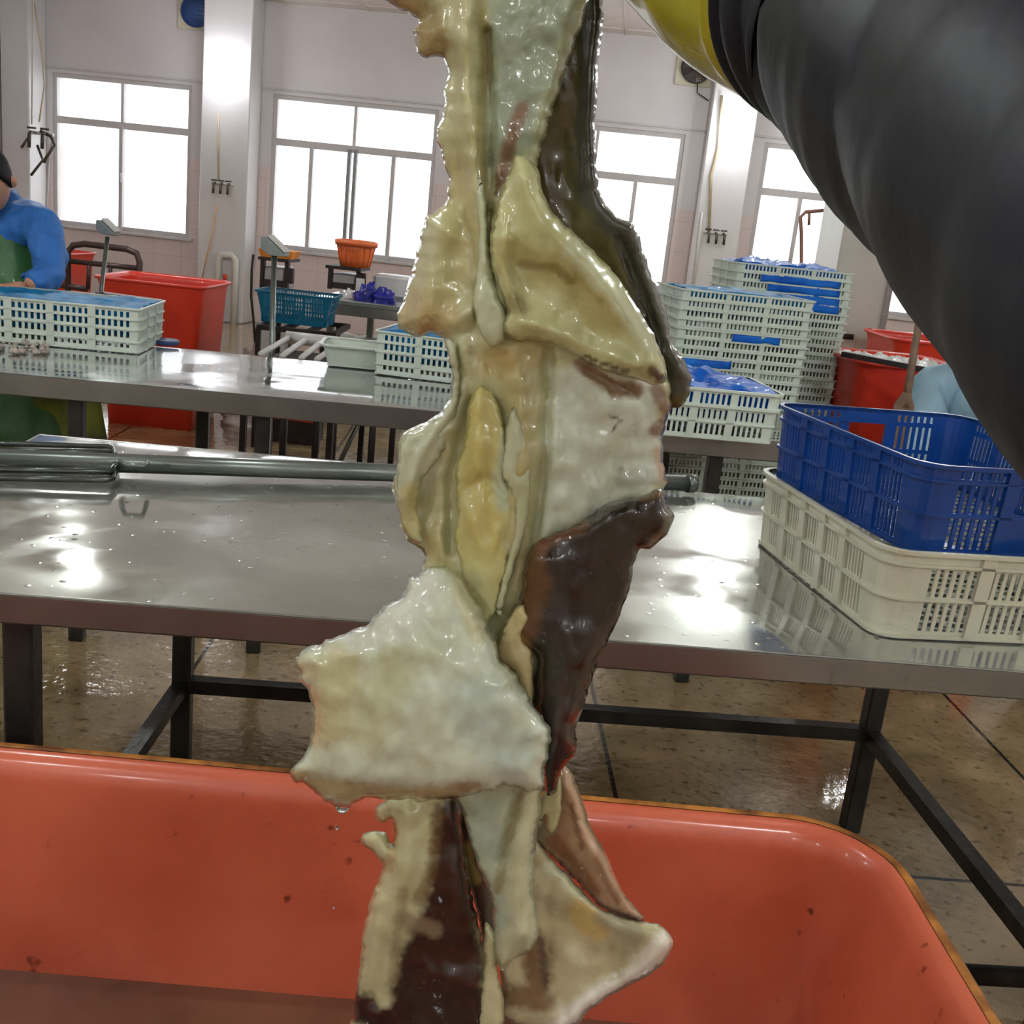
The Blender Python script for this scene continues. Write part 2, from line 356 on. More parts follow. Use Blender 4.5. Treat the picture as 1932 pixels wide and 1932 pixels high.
e = taps(78, 252, WY-.4, 2, .14, 'cluster of dark taps with bent spouts on the left corner column', 1.5)
b = MB().tube([(.02, -.05, .02), (.14, -.07, -.02), (.2, -.1, -.1), (.12, -.11, -.22), (.08, -.1, -.28)], .018, 8); b.build('spout', M_BRASS, e, True)
b = MB().tube([(-.1, -.06, -.05), (-.16, -.1, -.16)], .014, 8).tube([(0, -.08, -.12), (.07, -.1, -.26), (-.06, -.1, -.42)], .014, 8); b.build('spout', M_BRASS, e, True)
def pxline(pts, ym, r, n=8): return MB().tube([AY(x, y, ym) for x, y in pts], r, n)
def wire(pts, ym, r, m, name, label, cat): return tag(pxline(pts, ym, r).build(name, m, None, True), label, cat)
wire([(62, -30), (62, 80), (60, 235)], WY-.36, .010, M_PVC, 'conduit', 'straight thin white conduit down the left corner column', 'pipe')
wire([(65, 5), (78, 90), (84, 160), (74, 230)], WY-.42, .008, M_HOSE, 'hose', 'limp pale hose hanging down the left corner column', 'hose')
wire([(100, 265), (92, 300), (88, 380), (88, 470)], WY-.42, .012, M_GREYP, 'hose', 'grey hose hanging from the dark corner taps', 'hose')
wire([(412, 215), (412, 340)], WY-.355, .008, M_HOSE, 'hose', 'thin pale hose coming down to the taps between the left windows', 'hose')
wire([(1362, 180), (1355, 280), (1342, 330), (1338, 438)], WY-.37, .013, M_HOSE, 'hose', 'cream hose running down the right column to its taps', 'hose')
wire([(410, 385), (398, 450), (380, 530)], WY-.45, .008, mat('orange_hose', (236, 190, 140), .4), 'hose', 'thin orange hose slanting down from the left taps', 'hose')
e = empty('drain_pipe', AY(430, 500, WY-.4), 0, 'white plastic looped pipe at the foot of the column by the red tub', 'pipe')
MB().tube([(-.10, 0, -.62), (-.10, 0, .05), (-.07, 0, .1), (.04, 0, .1), (.08, 0, .06), (.08, 0, -.62)], .035, 12).build('pipe', M_PVC, e, True)
MB().tube([(-.01, -.05, -.09), (-.01, -.05, -.16)], .02, 8).build('valve_handle', M_RED, e, True)
wire([(457, 312), (455, 420), (449, 600)], WY-.2, .02, M_PVC, 'vertical_pipe', 'white vertical pipe along the right side of the left column', 'pipe')
wire([(1325, 400), (1316, 480), (1305, 560)], WY-.36, .014, M_PVC, 'vertical_pipe', 'white vertical pipe along the left side of the right column', 'pipe')
b = pxline([(1500, 700), (1512, 520), (1512, 440), (1510, 410), (1520, 400), (1555, 397)], WY-.3, .018); b.tube([AY(1527, 402, WY-.3), AY(1526, 425, WY-.3)], .014, 8)
tag(b.build('bent_pipe', mat('rusty_pipe', (150, 112, 98), .5, .3), None, True), 'rust brown bent pipe with a tap in front of the right window', 'pipe')
wire([(478, 480), (475, 510), (474, 560), (478, 600), (482, 655)], 9.0, .011, M_DARK, 'power_cable', 'dark power cable hanging beside the left weighing stand', 'cable')

# ================================================================== crates
def perim(L, W, r, sides, arc=5):
    """points and normals around a rounded rectangle; sides[k] = list of breakpoints (0..1) on side k. returns list of (x,y,nx,ny,side,param)"""
    out = []; hl, hw = L/2, W/2
    cs = [((-hl+r, -hw), (hl-r, -hw), (0, -1)), ((hl, -hw+r), (hl, hw-r), (1, 0)), ((hl-r, hw), (-hl+r, hw), (0, 1)), ((-hl, hw-r), (-hl, -hw+r), (-1, 0))]
    cc = [(hl-r, -hw+r), (hl-r, hw-r), (-hl+r, hw-r), (-hl+r, -hw+r)]
    for k, (a, b, n) in enumerate(cs):
        for t_ in sides[k]: out.append((a[0]+(b[0]-a[0])*t_, a[1]+(b[1]-a[1])*t_, n[0], n[1], k, t_))
        a0 = math.atan2(n[1], n[0])
        for i in range(1, arc):
            a1 = a0+math.pi/2*i/arc; out.append((cc[k][0]+r*math.cos(a1), cc[k][1]+r*math.sin(a1), math.cos(a1), math.sin(a1), -1, 0))
    return out
def shell(mb, pts, vs, hole, t0, t1, H, taper, closed=True):
    n = len(pts); m = len(vs); idx = {}; V = []; Fc = []
    def vid(i, j, s):
        k = (i % n, j, s)
        if k not in idx:
            x, y, nx, ny = pts[i % n][:4]; t_ = (t1 if s else t0)-taper*(1-vs[j]/H)
            idx[k] = len(V); V.append((x+nx*t_, y+ny*t_, vs[j]))
        return idx[k]
    nc = n if closed else n-1
    def solid(i, j):
        if j < 0 or j >= m-1: return False
        if not closed and (i < 0 or i >= nc): return False
        return not hole(i % n, j)
    for i in range(nc):
        for j in range(m-1):
            if not solid(i, j): continue
            Fc.append((vid(i, j, 1), vid(i+1, j, 1), vid(i+1, j+1, 1), vid(i, j+1, 1)))
            Fc.append((vid(i, j, 0), vid(i, j+1, 0), vid(i+1, j+1, 0), vid(i+1, j, 0)))
            if not solid(i, j+1): Fc.append((vid(i, j+1, 1), vid(i+1, j+1, 1), vid(i+1, j+1, 0), vid(i, j+1, 0)))
            if not solid(i, j-1): Fc.append((vid(i, j, 1), vid(i, j, 0), vid(i+1, j, 0), vid(i+1, j, 1)))
            if not solid(i-1, j): Fc.append((vid(i, j, 1), vid(i, j+1, 1), vid(i, j+1, 0), vid(i, j, 0)))
            if not solid(i+1, j): Fc.append((vid(i+1, j, 1), vid(i+1, j, 0), vid(i+1, j+1, 0), vid(i+1, j+1, 1)))
    mb.add(V, Fc)
def crate(L, W, H, rows, ng, ns, taper=.012, r=.03, wall=.003, rim=.010, rail=.003, bands=(), handle=None, margin=.04, ribw=.03, rib=.006, floor_slots=True):
    """L along x, W along y. rows: list of (z0,z1) slot rows. ng=(groups on long side, on short side), ns slots per group"""
    mb = MB(); sides = []; flags = []; ribs = []
    for k in range(4):
        g = ng[k % 2]; ln = (L if k % 2 == 0 else W)-2*r; bp = [0.0]; fl = []
        m0 = margin/ln; rw = ribw/ln; gw = (1-2*m0-(g-1)*rw)/g; x = m0; rb = []
        for q in range(g):
            if q > 0: rb.append((x-rw, x))
            cell = gw/(ns+(ns-1)*.9); 
            for s_ in range(ns):
                a = x+s_*cell*1.9; bp += [a, a+cell]; 
            x += gw+rw
        bp.append(1.0); sides.append(bp); ribs.append(rb)
    pts = perim(L, W, r, sides)
    holecol = []
    for i, p in enumerate(pts):
        k, t_ = p[4], p[5]; h = -1
        if k >= 0:
            j = min(range(len(sides[k])), key=lambda q: abs(sides[k][q]-t_))
            if j % 2 == 1 and j < len(sides[k])-1: h = (j-1)//2
        holecol.append((k, h))
    vs = sorted(set([0, H]+[z for rw_ in rows for z in rw_])); rowset = {vs.index(a) for a, b_ in rows}
    def hole(i, j): return j in rowset and holecol[i][1] >= 0
    if handle:
        hs, hz0, hz1 = handle; vs = sorted(set(vs+[hz0, hz1])); rowset = set(j for j in range(len(vs)-1) if any(a <= vs[j]+1e-6 and vs[j+1] <= b_+1e-6 for a, b_ in rows))
        def hole(i, j):
            k, h = holecol[i]; kk, tt = pts[i][4], pts[i][5]
            if kk >= 0 and kk % 2 == hs and .33 < tt < .655:
                return hz0-1e-6 <= vs[j] < hz1-1e-6
            return j in rowset and h >= 0
    shell(mb, pts, vs, hole, -wall, 0, H, taper)
    plain = perim(L, W, r, [[0, 1]]*4)
    shell(mb, plain, [H-rim*.9, H], lambda i, j: False, -wall, rim, H, taper)
    shell(mb, plain, [0, .006], lambda i, j: False, -wall, rail*1.3, H, taper)
    for z in bands: shell(mb, plain, [z-.0022, z+.0022], lambda i, j: False, 0, rib, H, taper)
    for k in range(4):
        for a, b_ in ribs[k]:
            sub = [p for p in perim(L, W, r, [[a, b_] if q == k else [] for q in range(4)]) if p[4] == k]
            shell(mb, sub, [0.004, H-rim*.9], lambda i, j: False, 0, rib, H, taper, False)
    # bottom
    hl, hw = L/2-taper-.004, W/2-taper-.004; nx = max(4, int(L/.03)); ny = max(3, int(W/.05))
    xs_ = []; 
    for i in range(nx): xs_ += [-hl+2*hl*i/nx, -hl+2*hl*(i+.35)/nx]
    xs_.append(hl); ys = []
    for i in range(ny): ys += [-hw+2*hw*i/ny, -hw+2*hw*(i+.2)/ny]
    ys.append(hw)
    V = [(x, y, .003) for x in xs_ for y in ys]; nyy = len(ys); Fc = []
    for i in range(len(xs_)-1):
        for j in range(nyy-1):
            if i % 2 == 1 and j % 2 == 1 and floor_slots: continue
            a = i*nyy+j; Fc.append((a, a+nyy, a+nyy+1, a+1))
    mb.add(V, Fc)
    return mb

# ================================================================== TABLES
def table(name, loc, rz, L, D, h, legs, m_top, label, apron=.075, leg=.04, stz=None, tube=False, lip=.006):
    """loc = front-left corner on the floor, local x along length, y back"""
    e = empty(name, (loc[0], loc[1], 0), rz, label, 'table')
    t_ = MB(); nx, ny = 40, 12; V = []
    for i in range(nx+1):
        for j in range(ny+1):
            x, y = L*i/nx, D*j/ny; ed = min(x, L-x, y, D-y)
            z = h + .0035*noise.noise(Vector((x*2.2, y*2.5, L)))*min(1, ed/.12) - (.004*max(0, 1-ed/.01))
            V.append((x, y, z))
    Fc = [(i*(ny+1)+j, (i+1)*(ny+1)+j, (i+1)*(ny+1)+j+1, i*(ny+1)+j+1) for i in range(nx) for j in range(ny)]
    t_.add(V, Fc); t_.box((L/2, D/2, h-.012), (L-.004, D-.004, .014))
    t_.build('tabletop', m_top, e, True)
    a = MB()
    a.box((L/2, .004, h-apron/2-.003), (L, .008, apron), bev=.003).box((L/2, D-.004, h-apron/2-.003), (L, .008, apron), bev=.003)
    a.box((.004, D/2, h-apron/2-.003), (.008, D-.016, apron), bev=.003).box((L-.004, D/2, h-apron/2-.003), (.008, D-.016, apron), bev=.003)
    a.build('apron', M_APRON_EDGE, e)
    for x, y in legs:
        MB().box((x, y, (h-.02)/2), (leg, leg, h-.02), bev=.004).build('leg', M_LEG, e)
    if stz:
        xs_ = sorted(set(x for x, y in legs)); ys_ = sorted(set(y for x, y in legs))
        MB().sqbar((xs_[0], ys_[-1], stz), (xs_[-1], ys_[-1], stz), .03).build('stretcher', M_LEG, e)
        for x in (xs_[0], xs_[-1]): MB().sqbar((x, ys_[0], stz-.0), (x, ys_[-1], stz), .028).build('stretcher', M_LEG, e)
    return e
R10 = math.radians(10.3)
def local(P, O, rz):
    d = Vector((P[0]-O[0], P[1]-O[1])); c, s = math.cos(rz), math.sin(rz); return (d.x*c+d.y*s, -d.x*s+d.y*c)
T1 = (-1.075, 1.255); R1 = math.radians(9.3)
l1 = local(AZ(1592, 1550, 0), T1, R1); ly = .90
# left rear leg and front left leg positions from where the photo shows them
def legx(px, py, y):
    # x such that the leg at depth y projects to px
    best = None
    for i in range(600):
        x = i*.005; w = Vector((T1[0]+x*math.cos(R1)-y*math.sin(R1), T1[1]+x*math.sin(R1)+y*math.cos(R1), .45))-CAM
        u = CX+F*w.dot(RT)/w.dot(FW)
        if best is None or abs(u-px) < best[0]: best = (abs(u-px), x)
    return best[1]
LEFT_X = legx(350, 1300, ly); FL_X = legx(46, 1300, .06)
TAB1 = table('steel_table', T1, R1, 2.35, .96, .8, [(FL_X, .06), (LEFT_X, ly), (l1[0], ly), (l1[0]+.0, .06)], M_STEEL, 'long wet stainless steel table in front, carrying the blue crate and the long metal pole', apron=.044, leg=.042)
zs = AY(1612, 1368, AZ(1592, 1550, 0).y).z
MB().sqbar((LEFT_X, ly, zs), (l1[0], ly, zs), .032).build('stretcher', M_LEG, TAB1)
MB().sqbar((l1[0], .06, zs), (l1[0], ly, zs), .032).build('stretcher', M_LEG, TAB1)
MB().sqbar((FL_X, .06, zs), (LEFT_X, ly, zs), .03).build('stretcher', M_LEG, TAB1)
MB().tube([(l1[0], .30, .06), (l1[0]+1.0, .30, .06)], .02, 10).build('foot_rail', M_LEG, TAB1, True)
# neighbouring table at far left
T0 = (-2.53, .96)
table('steel_table', T0, R10, 1.36, .93, .8, [(.1, .06), (.1, .86), (1.3, .06), (1.3, .86)], M_STEEL, 'corner of a steel table at the left frame edge, left of the front table', apron=.06)

T2 = (-2.30, 2.73); T2D = .80
TAB2 = empty('dummy'); bpy.data.objects.remove(TAB2)
def t2leg(px, y):
    best = None
    for i in range(900):
        x = i*.004; w = Vector((T2[0]+x*math.cos(R10)-y*math.sin(R10), T2[1]+x*math.sin(R10)+y*math.cos(R10), .6))-CAM
        u = CX+F*w.dot(RT)/w.dot(FW)
        if best is None or abs(u-px) < best[0]: best = (abs(u-px), x)
    return best[1]
t2l = [(t2leg(144, .04), .04), (t2leg(384, .72), .72), (t2leg(495, .04), .04), (t2leg(1336, .04), .04), (t2leg(1336, .04), .72), (.1, .72)]
table('steel_table', T2, R10, 3.05, T2D, .8, t2l, M_STEEL2, 'second wet steel table behind the front one, carrying white crates of blue plastic', apron=.062, leg=.042)

# ================================================================== crates on the tables
def blue_crate():
    return crate(.50, .40, .140, [(.010, .058), (.066, .110), (.119, .131)], (5, 3), 6, taper=.008, r=.045, rim=.007, bands=(.062, .1145), handle=(1, .066, .112), margin=.015, ribw=.022, rib=.005)
def cream_crate():
    return crate(.52, .42, .140, [(.012, .060), (.068, .112)], (5, 3), 6, taper=.010, r=.045, rim=.007, bands=(.064, .118), margin=.03, ribw=.022, rib=.006)
def place_corner(o, corner_local, P, rz):
    c, s = math.cos(rz), math.sin(rz); x, y = corner_local
    o.rotation_euler = (0, 0, rz); o.location = (P[0]-(x*c-y*s), P[1]-(x*s+y*c), P[2])
# long axis of the crates runs away from the camera: local x -> depth
rzw = math.radians(90+15); rzb = math.radians(90+19)
o = tag(cream_crate().build('plastic_crate', M_CREAMP), 'cream plastic crate on the front table under the blue crate', 'crate')
place_corner(o, (-.26, .21), (.425, 1.575, .803), rzw)
o = tag(blue_crate().build('plastic_crate', M_BLUEP), 'dark blue slotted plastic crate sitting on the cream crate', 'crate')
place_corner(o, (-.25, .20), (.462, 1.605, .93), rzb)

# white slotted crates on the second table
def white_crate(): return crate(.56, .36, .145, [(.016, .036), (.049, .069), (.083, .104), (.114, .132)], (4, 3), 6, taper=.006, r=.012, rim=.006, bands=(.034, .075, .107), margin=.02, ribw=.024, rib=.005, rail=.004)
def bag_mesh(L, W, amp, z0, seed, n=26):
    mb = MB(); V = []
    for i in range(n+1):
        for j in range(n+1):
            x, y = -L/2+L*i/n, -W/2+W*j/n
            ed = min(i, n-i, j, n-j)/n
            v = Vector((x*9+seed, y*9, seed)); w = Vector((x*24+seed, y*24, 0))
            z = z0+amp*(noise.noise(v)*.9+.45*abs(noise.noise(w)))*min(1, ed*5+.35)
            k = 1+.0*ed; V.append((x*k+.01*noise.noise(w), y*k+.01*noise.noise(v), z))
    Fc = [(i*(n+1)+j, (i+1)*(n+1)+j, (i+1)*(n+1)+j+1, i*(n+1)+j+1) for i in range(n) for j in range(n)]
    mb.add(V, Fc)
    # skirt hanging inside the crate
    ring = [(i, 0) for i in range(n)]+[(n, j) for j in range(n)]+[(n-i, n) for i in range(n)]+[(0, n-j) for j in range(n)]
    top = [V[i*(n+1)+j] for i, j in ring]; bot = [(x*.96, y*.96, z0-.09) for x, y, z in top]; k = len(ring)
    mb.add(top+bot, [(q, k+q, k+(q+1) % k, (q+1) % k) for q in range(k)]+[tuple(range(2*k-1, k-1, -1))])
    return mb
def crate_with_bag(P, corner, rz, lab, blab, seed, amp=.02, bagm=None, z=.803):
    o = tag(white_crate().build('plastic_crate', M_WHITEP), lab, 'crate', None)
    place_corner(o, corner, (P[0], P[1], z), rz)
    b = tag(bag_mesh(.535, .335, amp, .142, seed).build('plastic_sheet', bagm or M_BAGC, None, True), blab, 'plastic sheet')
    b.location = o.location; b.rotation_euler = o.rotation_euler
    return o
P = AZ(262, 668, .803); crate_with_bag(P, (.28, -.18), math.radians(11), 'white slotted crate on the second table in front of the man in blue', 'crumpled blue plastic sheet filling the crate in front of the man', 3.1)
P = AZ(704, 704, .803); crate_with_bag(P, (-.28, -.18), math.radians(-3), 'white slotted crate on the second table left of the hanging squid', 'blue plastic sheet over the crate left of the hanging squid', 8.7, .028)
def low_crate(): return crate(.50, .36, .10, [(.014, .044), (.056, .086)], (4, 3), 6, taper=.010, r=.02, rim=.008, bands=(.050,), margin=.02, ribw=.022, rib=.004)
P = AZ(1452, 838, .803)
o = tag(low_crate().build('plastic_crate', M_WHITEP), 'white slotted crate at the right end of the second table, under another crate', 'crate'); place_corner(o, (.24, -.17), (P.x, P.y, .803), math.radians(11))
o2 = tag(low_crate().build('plastic_crate', M_WHITEP), 'upper white slotted crate at the right end of the second table, holding blue sheet', 'crate'); o2.location = o.location+Vector((.004, .0, .046)); o2.rotation_euler = o.rotation_euler
b = tag(bag_mesh(.47, .33, .05, .100, 14.2).build('plastic_sheet', M_BAG, None, True), 'bright blue crumpled plastic sheet in the crate at the second table right end', 'plastic sheet'); b.location = o2.location; b.rotation_euler = o2.rotation_euler

# white basin
e = empty('plastic_basin', (0, 0, 0), 0, 'low white plastic basin on the second table beside the slotted crate', 'basin')
p0 = AZ(600, 690, .803); p1 = AZ(705, 701, .803)
e.location = ((p0.x+p1.x)/2+.04, (p0.y+p1.y)/2+.13, .803); e.rotation_euler = (0, 0, math.radians(11))
pl = perim(.30, .22, .03, [[0, 1]]*4)
mb = MB(); shell(mb, pl, [0, .075], lambda i, j: False, -.004, 0, .075, .022); mb.box((0, 0, .004), (.26, .18, .006)); mb.build('basin_body', M_WHITEP, e)
mb = MB(); shell(mb, pl, [.068, .075], lambda i, j: False, -.004, .012, .075, .022); mb.build('basin_rim', M_WHITEP, e)

# ------------------------------------------------------------------ nested crate stacks
def nest_tray(seed): 
    return crate(.50, .36, .070, [(.010, .029), (.044, .063)], (3, 3), 9, taper=.010, r=.014, rim=.007, bands=(), margin=.02, ribw=.02, rib=.0045, floor_slots=True)
def stack(P, rz, n, name_where, group, pitch=.034, z0=.12):
    base = None
    for k in range(n):
        lab = 'white nested crate in the '+name_where
        jx, jy = random.uniform(-.003, .003), random.uniform(-.003, .003)
        if base is None:
            base = nest_tray(0).build('nesting_crate', M_WHITEP); tag(base, lab, 'crate', group); o = base
        else: o = dup(base)
        o.location = (P[0]+jx, P[1]+jy, z0+k*pitch); o.rotation_euler = (0, 0, rz)
    base['label'] = lab
    return o
PL = AY(1378, 600, 4.2); zt = AY(1375, 547, 4.0).z
nL = int((zt-.070-.12)/.034)+1
stack((PL.x, 4.22), math.radians(13), nL, 'lower left stack behind the second table', 'lower stack of white nested crates')
PR = AY(1470, 600, 4.80); zt2 = AY(1430, 484, 4.6).z
nR = int((zt2-.070-.12)/.034)+1
stack((PR.x-.02, 4.82), math.radians(13), nR, 'taller right stack behind the second table', 'taller stack of white nested crates')
for (x, y, w, sd, lab, z) in ((PR.x-.02, 4.82, .44, 21.3, 'blue plastic sheet sticking up out of the taller white crate stack', .12+(nR-1)*.034), (PL.x, 4.22, .44, 5.1, 'blue plastic sheet on top of the lower white crate stack', .12+(nL-1)*.034)):
    b = tag(bag_mesh(w, .30, .05 if sd > 20 else .02, .070, sd).build('plastic_sheet', M_BAG if sd > 20 else M_BAGC, None, True), lab, 'plastic sheet'); b.location = (x, y, z); b.rotation_euler = (0, 0, math.radians(13))
# blue sheets showing between nested trays (crumpled liners inside the trays)
def liner(x, y, rz, k, w, off, lab):
    mb = MB(); n = 16
    V = []
    for i in range(n+1):
        u = -w/2+w*i/n
        for j in range(4):
            zz = .0+.030*j/3; V.append((u+off, -.1795+.004*noise.noise(Vector((u*40, zz*40, k)))-.006, zz+.012*noise.noise(Vector((u*12, k, j*.3)))))
    f = [(i*4+j, (i+1)*4+j, (i+1)*4+j+1, i*4+j+1) for i in range(n) for j in range(3)]
    mb.add(V, f); o = mb.build('plastic_sheet', M_BAG if k > 20 else mat('teal_sheet', (14, 120, 170), .3, var=.2, vscale=30), None, True)
    o.location = (x, y, .12+k*.034+.036); o.rotation_euler = (0, 0, rz)
    sm = o.modifiers.new('s', 'SOLIDIFY'); sm.thickness = .002; tag(o, lab, 'plastic sheet')
rs = math.radians(13)
liner(PL.x, 4.22, rs, nL-5, .18, .05, 'small blue plastic scrap caught in the upper part of the lower crate stack')
liner(PL.x, 4.22, rs, nL-8, .22, -.14, 'blue plastic strip at mid height on the left of the lower crate stack')
liner(PL.x, 4.22, rs, nL-12, .40, -.02, 'long blue plastic strip low on the lower crate stack')
for q in range(2, 6): liner(PR.x-.02, 4.82, rs, nR-q, .40-.03*q, -.02+.02*q, 'broad blue plastic fold in the %s of the taller crate stack' % ['top', 'second', 'third', 'fourth'][q-2]+' tray gap')
# pallet trolley under the stacks
e = empty('pallet_trolley', (PR.x-.12, 4.3, 0), math.radians(13), 'low dark trolley frame under the white crate stacks', 'trolley')
mb = MB(); mb.box((0, -.32, .09), (.75, .05, .05)).box((0, .5, .09), (.75, .05, .05)).box((-.36, .09, .09), (.04, .85, .05)).box((.36, .09, .09), (.04, .85, .05)).box((0, .09, .09), (.04, .85, .05)); mb.build('frame', M_DARK, e)
for x, y in ((-.3, -.3), (.3, -.3), (-.3, .45), (.3, .45)): MB().lathe((x, y, .035), [(.001, -.015), (.034, -.015), (.034, .015), (.001, .015)], 16, 'y').build('wheel', M_DARK, e)

# ================================================================== long metal tool on the front table
e = empty('long_handled_rake', (0, 0, 0), 0, 'long grey metal pole with barred fork head lying across the back of the front table', 'rake')
zt_ = .803+.022
a = AZ(-20, 865, zt_); b_ = AZ(1306, 912, zt_)
MB().tube([a, b_], .0185, 16).build('handle', M_PIPE, e, True)
MB().tube([AZ(1296, 912, zt_), AZ(1309, 912, zt_)], .021, 16).build('end_cap', M_PIPE, e, True)
hd = MB(); r_ = .006
def seg(pts, z=zt_+.002): hd.tube([AZ(x, y, z) for x, y in pts], r_, 8)
seg([(-60, 836), (205, 842), (214, 846), (217, 856), (217, 870)]); seg([(-60, 848), (210, 854)])
seg([(-60, 885), (208, 890), (216, 880), (218, 868)]); seg([(-60, 901), (200, 905), (212, 902), (217, 890), (217, 872)], zt_-.008)
hd.build('fork_head', mat('dark_wet_rod', (92, 98, 96), .25, .8), e, True)
MB().tube([AZ(228, 870, zt_+.014), AZ(238, 877, zt_+.02), AZ(270, 880, zt_+.02), AZ(278, 872, zt_+.014)], .005, 8).build('bracket', M_PIPE, e, True)
# small blue lid behind left crate, scraps
p = AZ(307, 650, .803); e = empty('blue_lid', (p.x, p.y+.02, .803), 0, 'small round dark blue lid on the second table behind the left crate', 'lid')
MB().lathe((0, 0, 0), [(.045, 0), (.05, .01), (.046, .016), (.03, .012), (.001, .012)], 24).build('lid_disc', mat('navy_lid', (50, 78, 130), .4), e, True)
mb = MB()
for k in range(60):
    p = AZ(random.uniform(-40, 92), random.uniform(648, 668), .803); r_ = random.uniform(.006, .014)
    mb.lathe((p.x, p.y, .803), [(.001, 0), (r_, .002), (r_*.8, r_*.8), (.001, r_*random.uniform(.9, 1.8))], 7)
tag(mb.build('seafood_scraps', mat('pale_scraps', (190, 178, 168), .2, var=.25, vscale=40, coat=.6), None, True), 'heap of pale wet seafood scraps by the left crate', 'scraps', kind='stuff')
# ================================================================== TUBS
def tub_mesh(L, W, H, r, taper, lipw=.02, wall=.006, nz=6, lip_h=.012, inner_round=.04):
    """rounded tub, rim outline L x W at top; returns body MB (inner+outer+bottom) and rim MB"""
    def ring(off, z, rr): return [(x+nx*off, y+ny*off, z) for x, y, nx, ny, k, t_ in perim(L, W, r, [[i/8 for i in range(9)]]*4, 8)]
    mb = MB(); rows = []
    for i in range(nz+1):
        q = i/nz; rows.append(ring(-wall-taper*(1-q), .02+(H-.02-inner_round)*q if i < nz else H-inner_round, r))
    for k in range(1, 6):
        a = k/5*math.pi/2; rows.append(ring(-wall+inner_round*.5*(1-math.cos(a)), H-inner_round+inner_round*math.sin(a), r))
    o1 = -wall+inner_round*.5+lipw
    rows.append(ring(o1*.75, H, r)); 
    n = len(rows[0]); V = [p for g in rows for p in g]; m = len(rows)
    Fc = [(i*n+k, i*n+(k+1) % n, (i+1)*n+(k+1) % n, (i+1)*n+k) for i in range(m-1) for k in range(n)]
    Fc.append(tuple(range(n-1, -1, -1))[::-1])
    mb.add(V, Fc)
    out = [ring(inner_round*.5-.002, H-.012, r), ring(0, H-.05, r), ring(-taper, 0, r)]
    V = [p for g in out for p in g]; Fc = [(i*n+k, (i+1)*n+k, (i+1)*n+(k+1) % n, i*n+(k+1) % n) for i in range(2) for k in range(n)]; Fc.append(tuple(2*n+k for k in range(n-1, -1, -1)))
    mb.add(V, Fc)
    rm = MB(); rr = [ring(o1*.75, H+.001, r), ring(o1, H+.0035, r), ring(o1+.006, H, r), ring(o1+.006, H-lip_h, r), ring(inner_round*.5-.004, H-lip_h-.002, r)]
    V = [p for g in rr for p in g]; Fc = [(i*n+k, i*n+(k+1) % n, (i+1)*n+(k+1) % n, (i+1)*n+k) for i in range(4) for k in range(n)]
    rm.add(V, Fc)
    return mb, rm
# big orange tub under the squid
def mk_tub():
    m = bpy.data.materials.new('orange_tub_plastic'); m.use_nodes = True; nt = m.node_tree; N = nt.nodes; L = nt.links
    b = N['Principled BSDF']; tc = N.new('ShaderNodeTexCoord')
    n1 = N.new('ShaderNodeTexNoise'); n1.inputs['Scale'].default_value = 4; n1.inputs['Detail'].default_value = 6; L.new(tc.outputs['Object'], n1.inputs['Vector'])
    cr = N.new('ShaderNodeValToRGB'); cr.color_ramp.elements[0].position = .3; cr.color_ramp.elements[1].position = .7
    cr.color_ramp.elements[0].color = srgb(196, 88, 60); cr.color_ramp.elements[1].color = srgb(218, 114, 84); L.new(n1.outputs['Fac'], cr.inputs['Fac'])
    # dark specks of dirt
    n2 = N.new('ShaderNodeTexNoise'); n2.inputs['Scale'].default_value = 30; n2.inputs['Detail'].default_value = 2; L.new(tc.outputs['Object'], n2.inputs['Vector'])
    r2 = N.new('ShaderNodeValToRGB'); r2.color_ramp.elements[0].position = .24; r2.color_ramp.elements[1].position = .30; r2.color_ramp.elements[0].color = (.35, .3, .25, 1); r2.color_ramp.elements[1].color = (1, 1, 1, 1); L.new(n2.outputs['Fac'], r2.inputs['Fac'])
    mx = N.new('ShaderNodeMix'); mx.data_type = 'RGBA'; mx.blend_type = 'MULTIPLY'; mx.inputs[0].default_value = 1; L.new(cr.outputs['Color'], mx.inputs[6]); L.new(r2.outputs['Color'], mx.inputs[7])
    L.new(mx.outputs[2], b.inputs['Base Color']); b.inputs['Roughness'].default_value = .33
    b.inputs['Coat Weight'].default_value = .35; b.inputs['Coat Roughness'].default_value = .12
    b.inputs['Subsurface Weight'].default_value = .15; b.inputs['Subsurface Radius'].default_value = (1, .35, .2); b.inputs['Subsurface Scale'].default_value = .02
    bp = N.new('ShaderNodeBump'); bp.inputs['Strength'].default_value = .12; bp.inputs['Distance'].default_value = .01
    L.new(n1.outputs['Fac'], bp.inputs['Height']); L.new(bp.outputs['Normal'], b.inputs['Normal'])
    return m
M_TUB = mk_tub()
M_TUBRIM = mat('stained_tub_rim', (196, 128, 56), .5, var=.3, vscale=22, rgb2=(112, 66, 26))
rt_ = math.radians(6.5); TL, TW, TH = 1.55, 1.05, .60
e = empty('large_tub', (0, 0, 0), rt_, 'big orange plastic tub in the foreground under the hanging squid', 'tub')
cr_, sr_ = math.cos(rt_), math.sin(rt_)
cor = (.430, 1.392)   # back right corner of rim
e.location = (cor[0]-(TL/2*cr_-TW/2*sr_), cor[1]-(TL/2*sr_+TW/2*cr_), 0)
body, rim_ = tub_mesh(TL-.06, TW-.06, TH, .10, .07, lipw=.010, inner_round=.05)
body.build('tub_body', M_TUB, e, True); rim_.build('rim', M_TUBRIM, e, True)
M_WATER = mat('murky_water', (120, 84, 66), .08, var=.2, vscale=5, coat=.6, bump=.2, bscale=8)
